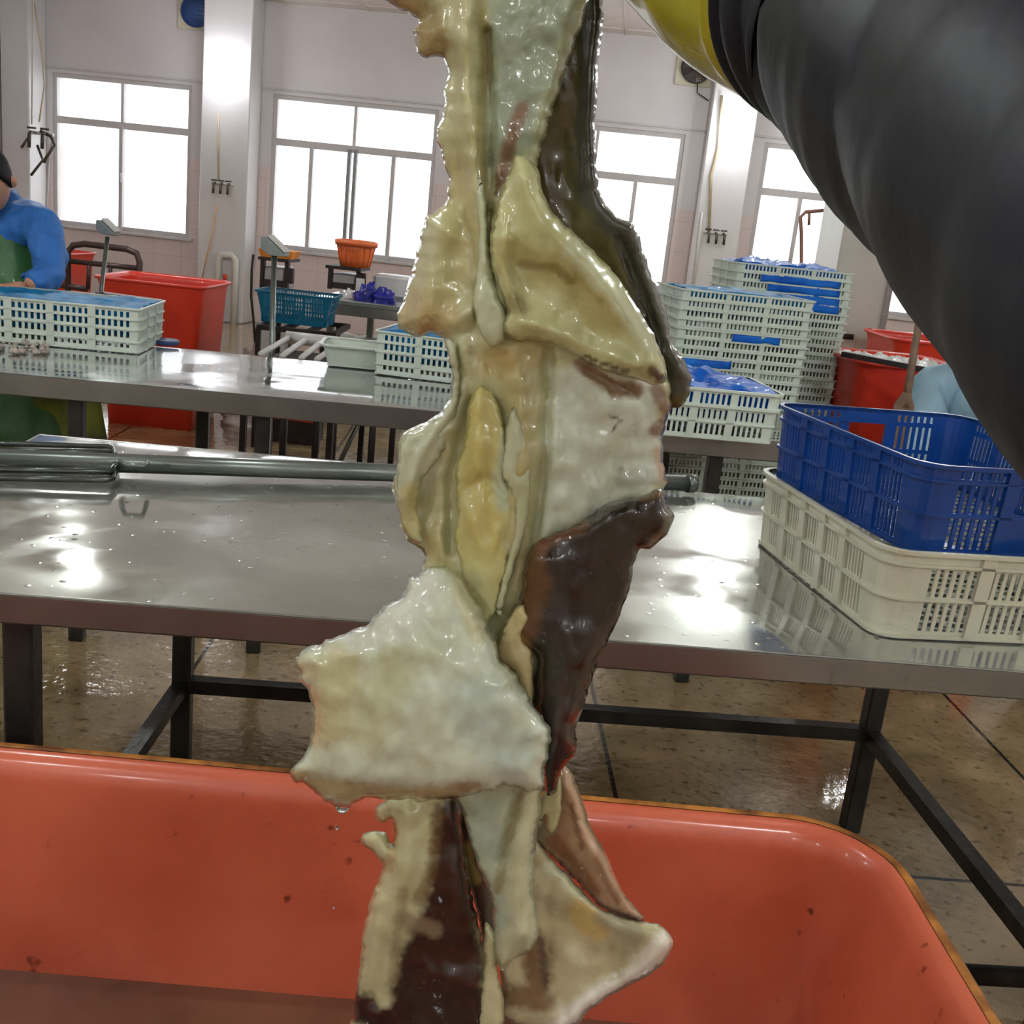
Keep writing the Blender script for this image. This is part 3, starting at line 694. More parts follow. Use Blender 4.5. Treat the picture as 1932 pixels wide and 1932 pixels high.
wt = MB(); q = perim(TL-.125, TW-.125, .09, [[0, 1]]*4, 6); wt.add([(x, y, .30) for x, y, *_ in q]+[(x, y, .28) for x, y, *_ in q], [tuple(range(len(q))), tuple(range(2*len(q)-1, len(q)-1, -1))]+[(i, len(q)+i, len(q)+(i+1) % len(q), (i+1) % len(q)) for i in range(len(q))])
w = wt.build('murky_water', M_WATER); w.location = e.location; w.rotation_euler = e.rotation_euler; tag(w, 'murky brown water at the bottom of the big orange tub', 'water', kind='stuff')

def red_tub(P, rz, L, W, H, label, cor=None, name='red_tub', m=None):
    e = empty(name, (P[0], P[1], 0), rz, label, 'tub')
    body, rim_ = tub_mesh(L-.05, W-.05, H, .07, .05, lipw=.012, inner_round=.03)
    body.build('tub_body', m or M_RED, e, True); rim_.build('rim', m or M_RED, e, True); return e
# left red tub: front rim from (170,528) to (440,556)
a = AY(165, 517, 5.2); b_ = AY(440, 545, 4.95)
def tub_by_front(pl_, pr_, z, W, label, H=None):
    A = AZ(*pl_, z); B = AZ(*pr_, z); rz = math.atan2(B.y-A.y, B.x-A.x); L = (B-A).length
    c = (A+B)/2+Vector((-math.sin(rz), math.cos(rz), 0))*(W/2)
    return red_tub((c.x, c.y), rz, L, W, z, label)
tub_by_front((168, 520), (384, 543), .82, .62, 'long bright red tub on the floor behind the second table, by the left window')
red_tub((AY(125, 500, 8.2).x-.42, 8.3), 0, 1.0, .6, AY(130, 481, 8.0).z, 'red tub far back, partly hidden behind the man in blue')
tr = red_tub((AY(1690, 700, 4.3).x+.09, 4.75), math.radians(10), .52, .56, AY(1660, 688, 4.4).z, 'red orange tub full of white ice right of the crate stacks')
ice = MB(); n = 22; V = []
for i in range(n+1):
    for j in range(n+1):
        x, y = -.20+.40*i/n, -.22+.44*j/n; V.append((x, y, .0+.03*noise.noise(Vector((x*22, y*22, 0)))+.015*noise.noise(Vector((x*60, y*60, 3)))))
ice.add(V, [(i*(n+1)+j, (i+1)*(n+1)+j, (i+1)*(n+1)+j+1, i*(n+1)+j+1) for i in range(n) for j in range(n)])
o = ice.build('crushed_ice', mat('white_ice', (236, 238, 236), .4, var=.1, vscale=50, sss=.2)); o.location = (tr.location.x, tr.location.y, AY(1660, 688, 4.4).z-.01); o.rotation_euler = tr.rotation_euler; tag(o, 'white crushed ice heaped in the right red tub', 'ice', kind='stuff')
md = o.modifiers.new('s', 'SOLIDIFY'); md.thickness = .05
red_tub((AY(1712, 660, 5.6).x+.1, 5.9), math.radians(5), .40, .6, AY(1700, 640, 5.6).z, 'second red tub standing behind the ice filled one on the right')
p = AY(1665, 668, 4.75)
tag(MB().sqbar(AY(1590, 668, 4.4), AY(1760, 700, 4.2), .03, .02).build('dark_bar', M_DARK), 'dark bar lying across the right red tub of ice', 'bar')
e = empty('shovel', (0, 0, 0), 0, 'upright worn wooden paddle standing before the right red tub', 'paddle')
mb = MB().tube([AY(1742, 560, 3.6), AY(1722, 680, 3.55), AY(1708, 770, 3.5)], .012, 10); mb.build('handle', mat('worn_wood', (128, 104, 86), .6, var=.2, vscale=20), e, True)
pA = AY(1706, 765, 3.5); mb = MB(); mb.add([pA+Vector((dx, dy, dz)) for dz, wd in ((.04, .012), (0, .03), (-pA.z+.01, .04)) for dx, dy in ((-wd, -.006), (wd, -.006), (wd, .006), (-wd, .006))], [(r*4+i, r*4+(i+1) % 4, r*4+4+(i+1) % 4, r*4+4+i) for r in range(2) for i in range(4)]+[(0, 3, 2, 1), (8, 9, 10, 11)]); mb.build('blade', MATS['worn_wood'], e)
# white cold-store panel/door standing at right
e = empty('cabinet', (0, 0, 0), 0, 'tall off white cabinet panel behind the right crate stack', 'cabinet')
a = AY(1562, 600, 6.4); b_ = AY(1672, 600, 6.4)
zt3 = 1.95
mb = MB().box(((a.x+b_.x)/2, 6.8, zt3/2), (b_.x-a.x, .8, zt3), bev=.01); mb.build('cabinet_body', mat('offwhite_panel', (206, 208, 200), .4, var=.03), e)
MB().box((b_.x-.015, 6.385, zt3/2), (.03, .03, zt3)).build('edge_trim', M_FRAME2, e)
MB().tube([AY(1588, 634, 6.33), AY(1610, 636, 6.33)], .016, 8).build('door_handle', M_DARK, e, True)

# ================================================================== BACK LEFT GROUP
# bed-like tube trolley handle
M_TUBEDARK = mat('dark_tube', (84, 68, 66), .4, .5)
e = empty('push_cart', (0, 0, 0), 0, 'dark tubular push cart frame standing behind the long red tub', 'cart')
Yh = 7.2
MB().tube([AY(x, y, Yh) for x, y in ((128, 640), (128, 475), (138, 463), (160, 460), (240, 470), (258, 478), (264, 495), (258, 560), (252, 640))], .022, 10).build('handle_frame', M_TUBEDARK, e, True)
MB().tube([AY(128, 492, Yh), AY(258, 506, Yh)], .018, 8).build('crossbar', M_TUBEDARK, e, True)
for x, y0, y1 in ((168, 495, 545), (209, 500, 545)): MB().tube([AY(x, y0, Yh), AY(x-2, y1, Yh)], .014, 8).build('upright', M_TUBEDARK, e, True)
MB().tube([AY(100, 536, Yh), AY(165, 545, Yh)], .02, 8).build('crossbar', M_TUBEDARK, e, True)
p = AY(190, 600, Yh); MB().box((p.x, Yh+.3, .25), (.75, .6, .05)).build('platform', M_TUBEDARK, e)
for dx in (-.3, .3):
    for dy in (.05, .55): MB().lathe((p.x+dx, Yh+dy, .1), [(.001, -.02), (.1, -.02), (.1, .02), (.001, .02)], 18, 'y').build('wheel', M_DARK, e)
def scale(px, py, Yd, foot, label, flip=1, s=1.0, base=None):
    """column scale with a tilted display head"""
    p = AY(px, py, Yd); e = empty('platform_scale', (0, 0, 0), 0, label, 'scale')
    q = AY(foot[0], foot[1], Yd)
    MB().tube([(q.x, Yd, .05), (q.x+(p.x-q.x)*.5, Yd, (p.z)/2), (p.x, Yd, p.z-.03)], .022*s, 12).build('column', M_PIPE, e, True)
    hb = MB(); w, h, t_ = .13*s, .10*s, .05*s
    prof = [(-.09*s, .075*s), (-.045*s, .08*s), (.10*s, -.035*s), (.095*s, -.055*s), (-.02*s, -.055*s), (-.09*s, -.01*s)]
    n = len(prof); V = [(p.x+x, Yd-w/2, p.z+z) for x, z in prof]+[(p.x+x, Yd+w/2, p.z+z) for x, z in prof]
    hb.add(V, [tuple(range(n)), tuple(range(2*n-1, n-1, -1))]+[(i, n+i, n+(i+1) % n, (i+1) % n) for i in range(n)])
    hb.build('display_head', mat('head_grey', (150, 160, 160), .4), e, bevel=.004); dh = e.children[-1]
    fb = MB(); d = Vector((.145, 0, -.115)).normalized()*.088*s; c0 = Vector((p.x+.03*s, Yd, p.z+.026*s)); nn = Vector((.115, 0, .145)).normalized()*.004
    V = [c0-d-Vector((0, w*.45, 0)), c0+d-Vector((0, w*.45, 0)), c0+d+Vector((0, w*.45, 0)), c0-d+Vector((0, w*.45, 0))]
    V = [v+nn*.5 for v in V]+[v+nn*2.5 for v in V]; fb.add(V, [(3, 2, 1, 0), (4, 5, 6, 7), (0, 1, 5, 4), (1, 2, 6, 5), (2, 3, 7, 6), (3, 0, 4, 7)])
    fb.build('display_face', M_WHITEPAINT, dh)
    MB().box((q.x+.25*s, Yd, .05), (.5*s, .42*s, .1), bev=.01).build('platform', M_APRON_EDGE, e)
    return e
sc1 = scale(203, 432, 4.35, (147, 800), 'grey column scale with a tilted display, behind the left white crate', s=.42)
scale(518, 468, 4.75, (518, 660), 'grey column scale with a tilted display, before the left orange weighing stand', s=.58)
# dark beam of a machine behind crate
e = sc1
MB().sqbar(AY(188, 561, 4.35), AY(300, 576, 4.3), .06, .045).build('crossbeam', mat('brown_steel', (112, 92, 88), .45, .5), e)
MB().tube([AY(298, 582, 4.3), AY(303, 592, 4.3)], .012, 8).build('bolt', M_DARK, e, True)

# weighing stand with orange trays
def weigh_stand(pxl, pxr, pt, pb, Yd, label):
    A = AY(pxl, pt, Yd); B = AY(pxr, pt+4, Yd); zb = AY(pxl, pb, Yd).z; e = empty('weighing_machine', (0, 0, 0), 0, label, 'weighing machine')
    xm = (A.x+B.x)/2; w = B.x-A.x; h = A.z-zb
    MB().box((xm, Yd+.12, zb+h*.42), (w*.82, .24, h*.75), bev=.008).build('housing', mat('steel_housing', (176, 176, 174), .35, .5), e)
    MB().box((xm, Yd-.005, zb+h*.22), (w*.76, .02, h*.28)).build('dark_panel', M_DARK, e)
    for x in (A.x, B.x): MB().box((x, Yd+.02, zb+h*.5), (.025, .04, h*1.0)).build('side_post', M_DARK, e)
    MB().box((xm, Yd+.1, A.z+.01), (w*1.25, .26, .02)).build('top_plate', M_DARK, e)
    MB().box((B.x+.03, Yd, zb+h*.55), (.04, .04, .10)).build('control_box', M_DARK, e)
    return e, xm, A.z+.02
e, xm, z = weigh_stand(495, 541, 490, 545, 7.2, 'left weighing machine with dark panel and an orange tray on top')
MB().sqbar((xm-.08, 7.3, 0), (xm-.08, 7.3, .55), .05).build('leg', M_LEG, e); MB().sqbar((xm+.08, 7.3, 0), (xm+.08, 7.3, .55), .05).build('leg', M_LEG, e)
MB().box((xm, 7.32, AY(495, 545, 7.2).z/2), (.2, .2, AY(495, 545, 7.2).z), bev=.01).build('pedestal', M_GREYP, e)
mb = MB(); shell(mb, perim(.25, .2, .03, [[0, 1]]*4), [0, .05], lambda i, j: False, -.004, 0, .05, .02); mb.box((0, 0, .004), (.2, .16, .006))
o = mb.build('orange_tray', mat('orange_tray_plastic', (252, 160, 70), .4)); o.location = (xm, 7.3, z); tag(o, 'shallow orange tray on the left weighing machine', 'tray')
e, xm, z = weigh_stand(623, 676, 506, 545, 7.0, 'right weighing machine standing on the steel bench, carrying a tall orange basket')
# orange basket
def basket(P, r0, r1, h, label):
    e = empty('laundry_basket', P, 0, label, 'basket'); mb = MB(); n = 32
    prof = [(.001, .004), (r0, .0), (r0+(r1-r0)*.3, h*.3), (r0+(r1-r0)*.34, h*.32), (r0+(r1-r0)*.6, h*.6), (r0+(r1-r0)*.63, h*.63), (r1, h), (r1-.006, h), (r0-.004, .01), (.001, .012)]
    mb.lathe((0, 0, 0), prof, n); mb.build('basket_body', M_ORBASK, e, True)
    MB().lathe((0, 0, 0), [(r1-.006, h-.02), (r1+.012, h-.03), (r1+.016, h), (r1-.004, h+.006), (r1-.006, h-.02)], n).build('rim', M_ORBASK, e, True)
    rb = MB()
    for k in range(16):
        a = 2*math.pi*k/16; rb.tube([((r0+.002)*math.cos(a), (r0+.002)*math.sin(a), .01), ((r1+.002)*math.cos(a), (r1+.002)*math.sin(a), h-.02)], .004, 5)
    rb.build('ribs', M_ORBASK, e, True)
A = AY(632, 505, 7.0); B = AY(690, 508, 7.0); T_ = AY(660, 452, 7.0)
basket(((A.x+B.x)/2, 7.12, z), .095, .125, T_.z-z-.01, 'tall round orange basket on the right weighing machine, before the second window')
# bench behind
def bench(A, B, z, depth, legs, name, label, m, lw=.04):
    rz = math.atan2(B.y-A.y, B.x-A.x); L = (B-A).length; e = empty(name, (A.x, A.y, 0), rz, label, 'bench')
    MB().box((L/2, depth/2, z-.015), (L, depth, .03), bev=.004).build('bench_top', m, e)
    MB().box((L/2, .01, z-.06), (L, .02, .06)).build('bench_edge', M_APRON_EDGE, e)
    for x, y in legs: MB().box((x*L, y*depth, (z-.03)/2), (lw, lw, z-.03)).build('leg', M_PIPE, e)
    return e
zb = AY(590, 560, 6.6).z
A = AY(588, 560, 6.6); B = AY(800, 575, 6.6); bench(A, B, zb, .8, [(.17, .05), (.30, .9), (.95, .05), (.95, .9)], 'steel_bench', 'steel bench far back under the right weighing machine', M_STEEL2)
def bagheap(P, d, n, m, name, label, cat, seed=0, sc=(1, 1, 1)):
    mb = MB(); nu, nv = 20, 14; V = []
    for i in range(nu):
        for j in range(nv+1):
            a = 2*math.pi*i/nu; b = math.pi/2*j/nv; v = Vector((math.cos(a)*math.cos(b), math.sin(a)*math.cos(b), math.sin(b)))
            r = 1+.45*noise.noise(v*2.2+Vector((seed, 0, 0)))+.2*noise.noise(v*6+Vector((0, seed, 0)))
            V.append((P[0]+v.x*d[0]*r, P[1]+v.y*d[1]*r, P[2]+max(0, v.z*d[2]*r)))
    Fc = [(i*(nv+1)+j, ((i+1) % nu)*(nv+1)+j, ((i+1) % nu)*(nv+1)+j+1, i*(nv+1)+j+1) for i in range(nu) for j in range(nv)]
    mb.add(V, Fc); return tag(mb.build(name, m, None, True), label, cat)
M_NAVY = mat('royal_blue_rubber', (30, 34, 150), .4, var=.2); M_CLEAR = mat('white_plastic_film', (222, 214, 214), .25, var=.12, vscale=9, coat=.5, bump=.6, bscale=14)
p = AY(697, 562, 6.8); bagheap((p.x, 6.75, zb), (.07, .07, .10), 1, M_NAVY, 'crumpled_glove', 'crumpled royal blue rubber glove on the far bench, left one', 'glove', 1)
p = AY(726, 566, 6.8); bagheap((p.x, 6.75, zb), (.08, .07, .08), 1, M_NAVY, 'crumpled_glove', 'crumpled royal blue rubber glove on the far bench, right one', 'glove', 5)
p = AY(676, 553, 7.0); bagheap((p.x, 6.78, zb), (.05, .05, .05), 1, M_CLEAR, 'white_cloth', 'small white bundle on the far bench left of the blue gloves', 'cloth', 9)
a = AY(703, 532, 7.1); b_ = AY(790, 532, 7.1)
mb = MB().box(((a.x+b_.x)/2, 7.2, zb+.075), (b_.x-a.x, .2, .15), bev=.02); tag(mb.build('white_box', mat('translucent_white', (226, 226, 230), .3)), 'long white plastic box on the far bench behind the blue gloves', 'box')
p = AY(682, 530, 6.95); tag(MB().box((p.x, 6.92, zb+.06), (.05, .02, .12)).build('paper_card', M_WHITEPAINT), 'small white card standing beside the right weighing machine', 'card')
# white sacks pile under the bench
M_SACK = mat('woven_sack', (200, 200, 188), .6, var=.18, vscale=7, bump=.5, bscale=30)
k = 0
for row, (yy, xs0) in enumerate(((.0, (610, 660, 712, 764)), (.16, (625, 680, 735)), (.31, (640, 700, 755)))):
    for i, x in enumerate(xs0):
        p = AY(x, 600, 7.3); nm = [['leftmost', 'second', 'third', 'rightmost'], ['left', 'middle', 'right'], ['left', 'middle', 'right']][row][i]
        mb = MB(); nu = 18; V = []
        for a_ in range(nu):
            for b2 in range(11):
                th = 2*math.pi*a_/nu; ph = math.pi*(b2/10-.5); cx_, cy_, cz_ = math.cos(th)*math.cos(ph)**.5 if abs(math.cos(ph)) > 1e-6 else 0, math.sin(th)*abs(math.cos(ph))**.5, math.sin(ph)
                sx = abs(cx_)**.7*(1 if cx_ >= 0 else -1); q = 1+.08*noise.noise(Vector((cx_*3+k, cy_*3, cz_*3)))
                V.append((p.x+sx*.14*q, 7.35+cy_*.22*q, .085+yy+cz_*.085*q))
        mb.add(V, [(a_*11+b2, ((a_+1) % nu)*11+b2, ((a_+1) % nu)*11+b2+1, a_*11+b2+1) for a_ in range(nu) for b2 in range(10)])
        tag(mb.build('white_sack', M_SACK, None, True), 'white woven sack under the far bench, %s in the %s row' % (nm, ['bottom', 'middle', 'top'][row]), 'sack', 'white sacks under the far bench'); k += 1
# dark stand with teal crate
zs2 = AY(500, 610, 5.9).z
A = AY(488, 612, 5.7); B = AY(628, 612, 5.9)
rz = 0.1; L_ = (B-A).length; e = empty('iron_stand', (A.x, A.y, 0), rz, 'dark iron stand carrying the teal crate', 'stand')
mb = MB()
for y in (0, .5): mb.sqbar((0, y, zs2), (L_, y, zs2), .025)
for x in (0, L_*.33, L_*.66, L_): mb.sqbar((x, 0, zs2), (x, .5, zs2), .025)
mb.build('frame', M_DARK, e)
for x, y in ((0, 0), (L_*.86, 0), (0, .5), (L_*.86, .5)): MB().sqbar((x, y, zs2), (x, y, 0), .025).build('leg', M_DARK, e)
mb = crate(.42, .30, .17, [(.03, .07), (.08, .12), (.13, .155)], (3, 2), 7, taper=.04, r=.03, rim=.012, margin=.02, ribw=.015, rib=.003)
o = mb.build('plastic_crate', M_TEAL); p = AY(563, 600, 6.0); o.location = (p.x, 6.0, zs2+.013); o.rotation_euler = (0, 0, .08); tag(o, 'teal blue slotted crate on the dark iron stand', 'crate')
mb = MB(); shell(mb, perim(.30, .26, .05, [[0, 1]]*4), [0, .16], lambda i, j: False, -.004, 0, .16, .03); mb.box((0, 0, .004), (.22, .18, .006)); o = mb.build('basin', M_RED); p = AY(562, 640, 5.95); o.location = (p.x, 6.0, .13); tag(o, 'red basin under the dark iron stand', 'basin')
MB_ = MB().box((p.x, 6.0, .065), (.26, .22, .13)); tag(MB_.build('low_box', M_DARK), 'low dark box under the red basin', 'box')
for (px_, py_, d, sd, lab) in ((468, 640, (.16, .14, .16), 2, 'crumpled clear plastic bag on the floor right of the long red tub'), (498, 652, (.12, .1, .22), 6, 'crumpled clear plastic bag before the dark iron stand'), (478, 612, (.09, .09, .42), 11, 'upright white plastic sack by the left foot of the iron stand')):
    p = AY(px_, py_, 6.3); bagheap((p.x, 6.3, 0), d, 1, M_CLEAR, 'plastic_bag', lab, 'bag', sd)
# roller rails: cart with white bars just behind the second table
e = empty('roller_cart', (0, 0, 0), 0, 'low cart with pale parallel bars just behind the second table', 'cart')
zr = .70
def G(x, y): return AZ(x, y, zr)
mb = MB()
for a_, b2 in (((492, 668), (545, 637)), ((532, 672), (575, 642)), ((568, 676), (603, 648)), ((598, 678), (640, 650))): mb.tube([G(*a_), G(*b2)], .013, 8)
mb.build('roller', M_WHITEPAINT, e, True)
MB().tube([G(540, 636), G(665, 650)], .03, 10).build('end_bar', M_WHITEPAINT, e, True)
pp = G(580, 660); MB().box((pp.x+.02, pp.y+.02, zr-.08), (.42, .62, .05)).build('tray', M_DARK, e)
for dx, dy in ((-.18, -.28), (.2, -.28), (-.18, .3), (.2, .3)): MB().sqbar((pp.x+dx, pp.y+dy, zr-.1), (pp.x+dx, pp.y+dy, 0), .025).build('leg', M_DARK, e)
# rack legs seen under the second table
e = empty('pipe_rack', (0, 0, 0), 0, 'dark pipe rack standing behind and under the second table', 'rack')
Yr = 4.7
for x in (535, 597, 630, 704): MB().tube([Vector((AY(x, 800, Yr).x, Yr, 0)), Vector((AY(x, 800, Yr).x, Yr, .5))], .016, 8).build('post', M_DARK, e, True)
xa, xb_ = AY(535, 800, Yr).x, AY(704, 800, Yr).x
for z in (.46, .14): MB().tube([(xa, Yr, z), (xb_, Yr, z)], .014, 8).build('rail', M_DARK, e, True)
xa, xb_ = AY(742, 800, 5.1).x, AY(860, 800, 5.1).x
for x in (xa, xb_): MB().tube([(x, 5.1, 0), (x, 5.1, .45)], .015, 8).build('post', M_DARK, e, True)
for z in (.42, .1): MB().tube([(xa, 5.1, z), (xb_, 5.1, z)], .014, 8).build('rail', M_DARK, e, True)
mb = MB().tube([(AY(620, 800, Yr).x, Yr+.1, .1), (AY(590, 800, Yr).x+.2, Yr+.3, .5)], .012, 8); mb.build('brace', M_PIPE, e, True)
# ================================================================== PEOPLE
def skin_mesh(name, joints, edges, m, parent=None, sub=2, root=None):
    ks = list(joints); me = bpy.data.meshes.new(name); me.from_pydata([joints[k][0] for k in ks], [(ks.index(a), ks.index(b)) for a, b in edges], [])
    o = bpy.data.objects.new(name, me); COL.objects.link(o)
    o.modifiers.new('skin', 'SKIN'); me.skin_vertices[0] if me.skin_vertices else None
    if not me.skin_vertices:
        bpy.context.view_layer.objects.active = o
    sv = me.skin_vertices[0].data if me.skin_vertices else []
    for i, k in enumerate(ks):
        r = joints[k][1]; r = r if isinstance(r, tuple) else (r, r); sv[i].radius = r; sv[i].use_root = (k == (root or ks[0]))
    s = o.modifiers.new('sub', 'SUBSURF'); s.levels = sub; s.render_levels = sub
    dg = bpy.context.evaluated_depsgraph_get(); em = bpy.data.meshes.new_from_object(o.evaluated_get(dg))
    o.modifiers.clear(); o.data = em; em.materials.clear(); em.materials.append(m)
    em.polygons.foreach_set('use_smooth', [True]*len(em.polygons))
    if parent: o.parent = parent
    return o
M_SKIN = mat('skin', (196, 146, 118), .45, sss=.15, var=.05)
M_HAIR = mat('black_hair', (16, 14, 16), .6, spec=.2, var=.2, vscale=30)
M_JACK = mat('blue_work_jacket', (52, 122, 208), .6, var=.12, vscale=9, bump=.5, bscale=14)
M_APR = mat('green_rubber_apron', (54, 112, 60), .35, var=.15, vscale=8, coat=.3, bump=.35, bscale=9)
M_OLIVE = mat('olive_green_rubber', (128, 140, 40), .4, var=.35, vscale=6, coat=.2, bump=.3, bscale=10, rgb2=(56, 62, 26))
M_TROU = mat('dark_trousers', (44, 50, 40), .6, var=.2)
def head_mesh(c, r, m, parent, yaw, tilt, name='head'):
    """head ellipsoid with brow, nose, mouth, ears; face looks to local -y"""
    mb = MB(); nu, nv = 32, 24; V = []
    for i in range(nu):
        for j in range(nv+1):
            a = 2*math.pi*i/nu; b = math.pi*(j/nv-.5); x = math.sin(a)*math.cos(b); y = -math.cos(a)*math.cos(b); z = math.sin(b)
            px_, py_, pz_ = x*.78*r, y*.95*r, z*1.2*r
            if y < 0:
                f = -y
                px_ *= 1-.22*max(0, -z)*f
                py_ += r*.10*math.exp(-((x)**2+(z-.12)**2*9)/.10)*0
                py_ -= r*.22*math.exp(-(x*x/.012+(z+.12)**2/.03)) + r*.10*math.exp(-(x*x/.01+(z-.08)**2/.04))      # nose
                py_ += r*.09*(math.exp(-((x-.34)**2/.02+(z-.10)**2/.010))+math.exp(-((x+.34)**2/.02+(z-.10)**2/.010)))   # eye sockets
                py_ -= r*.05*math.exp(-(x*x/.3+(z-.26)**2/.01)) + r*.06*math.exp(-(x*x/.04+(z+.45)**2/.006))         # brow, lips
                py_ -= r*.08*math.exp(-(x*x/.08+(z+.78)**2/.03))                                                     # chin
            V.append((px_, py_, pz_))
    Fc = [(i*(nv+1)+j, ((i+1) % nu)*(nv+1)+j, ((i+1) % nu)*(nv+1)+j+1, i*(nv+1)+j+1) for i in range(nu) for j in range(nv)]
    mb.add(V, Fc)
    for s in (-1, 1): mb.lathe((s*.80*r, .05*r, -.02*r), [(.001, -.10*r), (.16*r, -.06*r), (.22*r, 0), (.16*r, .05*r), (.001, .05*r)], 12, 'y')
    T = Matrix.Rotation(yaw, 3, 'Z') @ Matrix.Rotation(tilt, 3, 'X')
    mb.v = [tuple(T @ Vector(v)+Vector(c)) for v in mb.v]
    return mb.build(name, m, parent, True), T
def hair_cap(c, r, T, parent, m, low=-.1):
    mb = MB(); nu, nv = 28, 14; V = []
    for i in range(nu):
        for j in range(nv+1):
            a = 2*math.pi*i/nu; face = max(0, math.cos(a)); b0 = -.18+.85*face**1.1; b = b0+(math.pi/2-b0)*j/nv
            x = math.sin(a)*math.cos(b); y = -math.cos(a)*math.cos(b); z = math.sin(b); q = 1.07+.03*noise.noise(Vector((x*9, y*9, z*9)))
            V.append(T @ Vector((x*.80*r*q, y*.97*r*q, z*1.2*r*q))+Vector(c))
    mb.add(V, [(i*(nv+1)+j, ((i+1) % nu)*(nv+1)+j, ((i+1) % nu)*(nv+1)+j+1, i*(nv+1)+j+1) for i in range(nu) for j in range(nv)])
    o = mb.build('hair', m, parent, True); md = o.modifiers.new('s', 'SOLIDIFY'); md.thickness = .006; return o
def hand(parent, wrist, direc, palm_n, m, s=1.0, curl=.5, name='hand', side=1):
    """five fingered hand as one skinned mesh"""
    d = Vector(direc).normalized(); n = Vector(palm_n).normalized(); w = d.cross(n).normalized()*side; n = w.cross(d).normalized()*side
    W = Vector(wrist); J = {'w': (W, .024*s), 'p': (W+d*.045*s, (.034*s, .018*s)), 'q': (W+d*.08*s, (.034*s, .015*s))}; E = [('w', 'p'), ('p', 'q')]
    for i, (off, ln) in enumerate(((-.030, .072), (-.010, .082), (.010, .078), (.029, .060))):
        a = W+d*.088*s+w*off*s; J['f%d0' % i] = (a, .0095*s); E.append(('q', 'f%d0' % i)); prev = 'f%d0' % i; dirn = d.copy(); pos = a
        for k in range(3):
            dirn = (dirn+n*curl*.8).normalized(); pos = pos+dirn*ln*s*(.42, .32, .26)[k]; nm = 'f%d%d' % (i, k+1); J[nm] = (pos, (.009, .0083, .0072)[k]*s); E.append((prev, nm)); prev = nm
    a = W+d*.03*s-w*.034*s; J['t0'] = (a, .012*s); E.append(('p', 't0')); b = a+(d*.6-w*.6+n*.3)*.035*s; J['t1'] = (b, .011*s); c = b+(d*.8-w*.1+n*.5)*.03*s; J['t2'] = (c, .009*s); E += [('t0', 't1'), ('t1', 't2')]
    J = {k: (tuple(v[0]), v[1]) for k, v in J.items()}
    return skin_mesh(name, J, E, m, parent, 2, 'p')
# --- man in blue at the left
YM = 3.95
def M(x, y, dy=0): return AY(x, y, YM+dy)
man = empty('person', (M(-30, 600).x, YM+.05, 0), 0, 'man in a blue jacket and green apron bending over the left white crate', 'person', None)
def inv(P): return (P[0]-man.location.x, P[1]-man.location.y, P[2])
cx = M(-32, 500).x-man.location.x
hc = M(-28, 338, -.12)
hd, T = head_mesh(inv(hc), .105, M_SKIN, man, .25, .42, 'body')
# one continuous body: head joined to neck, arms, legs skeleton
zsh = M(0, 400).z; zhip = .92
J = {'pelvis': ((cx, .06, .92), (.13, .10)), 'waist': ((cx, .05, 1.02), (.12, .095)), 'chest': ((cx, .02, zsh-.06), (.16, .10)), 'neck': ((cx+.01, -.02, zsh+.05), .055), 'head0': (inv(hc-Vector((0, -.02, .06))), .07)}
shR = inv(M(82, 420, 0)); elR = inv(M(100, 512, -.12)); wrR = inv(M(52, 540, -.26))
J['shR'] = (shR, .055); J['elR'] = (elR, .042); J['wrR'] = (wrR, .028)
shL = (2*cx-shR[0], shR[1], shR[2]); J['shL'] = (shL, .055); J['elL'] = ((shL[0]-.05, shL[1]-.12, elR[2]), .042); J['wrL'] = ((shL[0]+.09, shL[1]-.3, wrR[2]), .028)
for s, q in (('R', .10), ('L', -.10)):
    J['hip'+s] = ((cx+q, .06, .88), .085); J['kn'+s] = ((cx+q*1.2, .04, .47), .06); J['an'+s] = ((cx+q*1.3, .06, .09), .045); J['to'+s] = ((cx+q*1.5, -.12, .045), .04)
Ed = [('pelvis', 'waist'), ('waist', 'chest'), ('chest', 'neck'), ('neck', 'head0'), ('chest', 'shR'), ('shR', 'elR'), ('elR', 'wrR'), ('chest', 'shL'), ('shL', 'elL'), ('elL', 'wrL')]+[e2 for s in 'RL' for e2 in (('pelvis', 'hip'+s), ('hip'+s, 'kn'+s), ('kn'+s, 'an'+s), ('an'+s, 'to'+s))]
bd = skin_mesh('figure', J, Ed, M_SKIN, None, 2, 'pelvis')
hR = hand(None, wrR, (-.8, -.35, -.12), (0, -.3, -1), M_SKIN, 1.0, .35, 'h'); hL = hand(None, J['wrL'][0], (.6, -.5, -.2), (0, -.3, -1), M_SKIN, 1.0, .35, 'h', -1)
def join(objs, name, parent, m):
    mb = MB()
    for o in objs:
        mb.add([tuple(v.co) for v in o.data.vertices], [tuple(p.vertices) for p in o.data.polygons]); bpy.data.objects.remove(o)
    return mb.build(name, m, parent, True)
join([hd, bd, hR, hL], 'body', man, M_SKIN)
hair_cap(inv(hc), .105, T, man, M_HAIR)
def infl(keys, dr):
    return {k: (J[k][0], tuple(v+dr for v in J[k][1]) if isinstance(J[k][1], tuple) else J[k][1]+dr) for k in keys}
Jk = infl(['pelvis', 'waist', 'chest', 'shR', 'elR', 'shL', 'elL', 'wrR', 'wrL'], .022)
Jk['neckb'] = ((cx+.01, -.01, zsh+.01), .088)
Ek = [('pelvis', 'waist'), ('waist', 'chest'), ('chest', 'neckb'), ('chest', 'shR'), ('shR', 'elR'), ('elR', 'wrR'), ('chest', 'shL'), ('shL', 'elL'), ('elL', 'wrL')]
jk = skin_mesh('jacket', Jk, Ek, M_JACK, man, 3, 'pelvis')
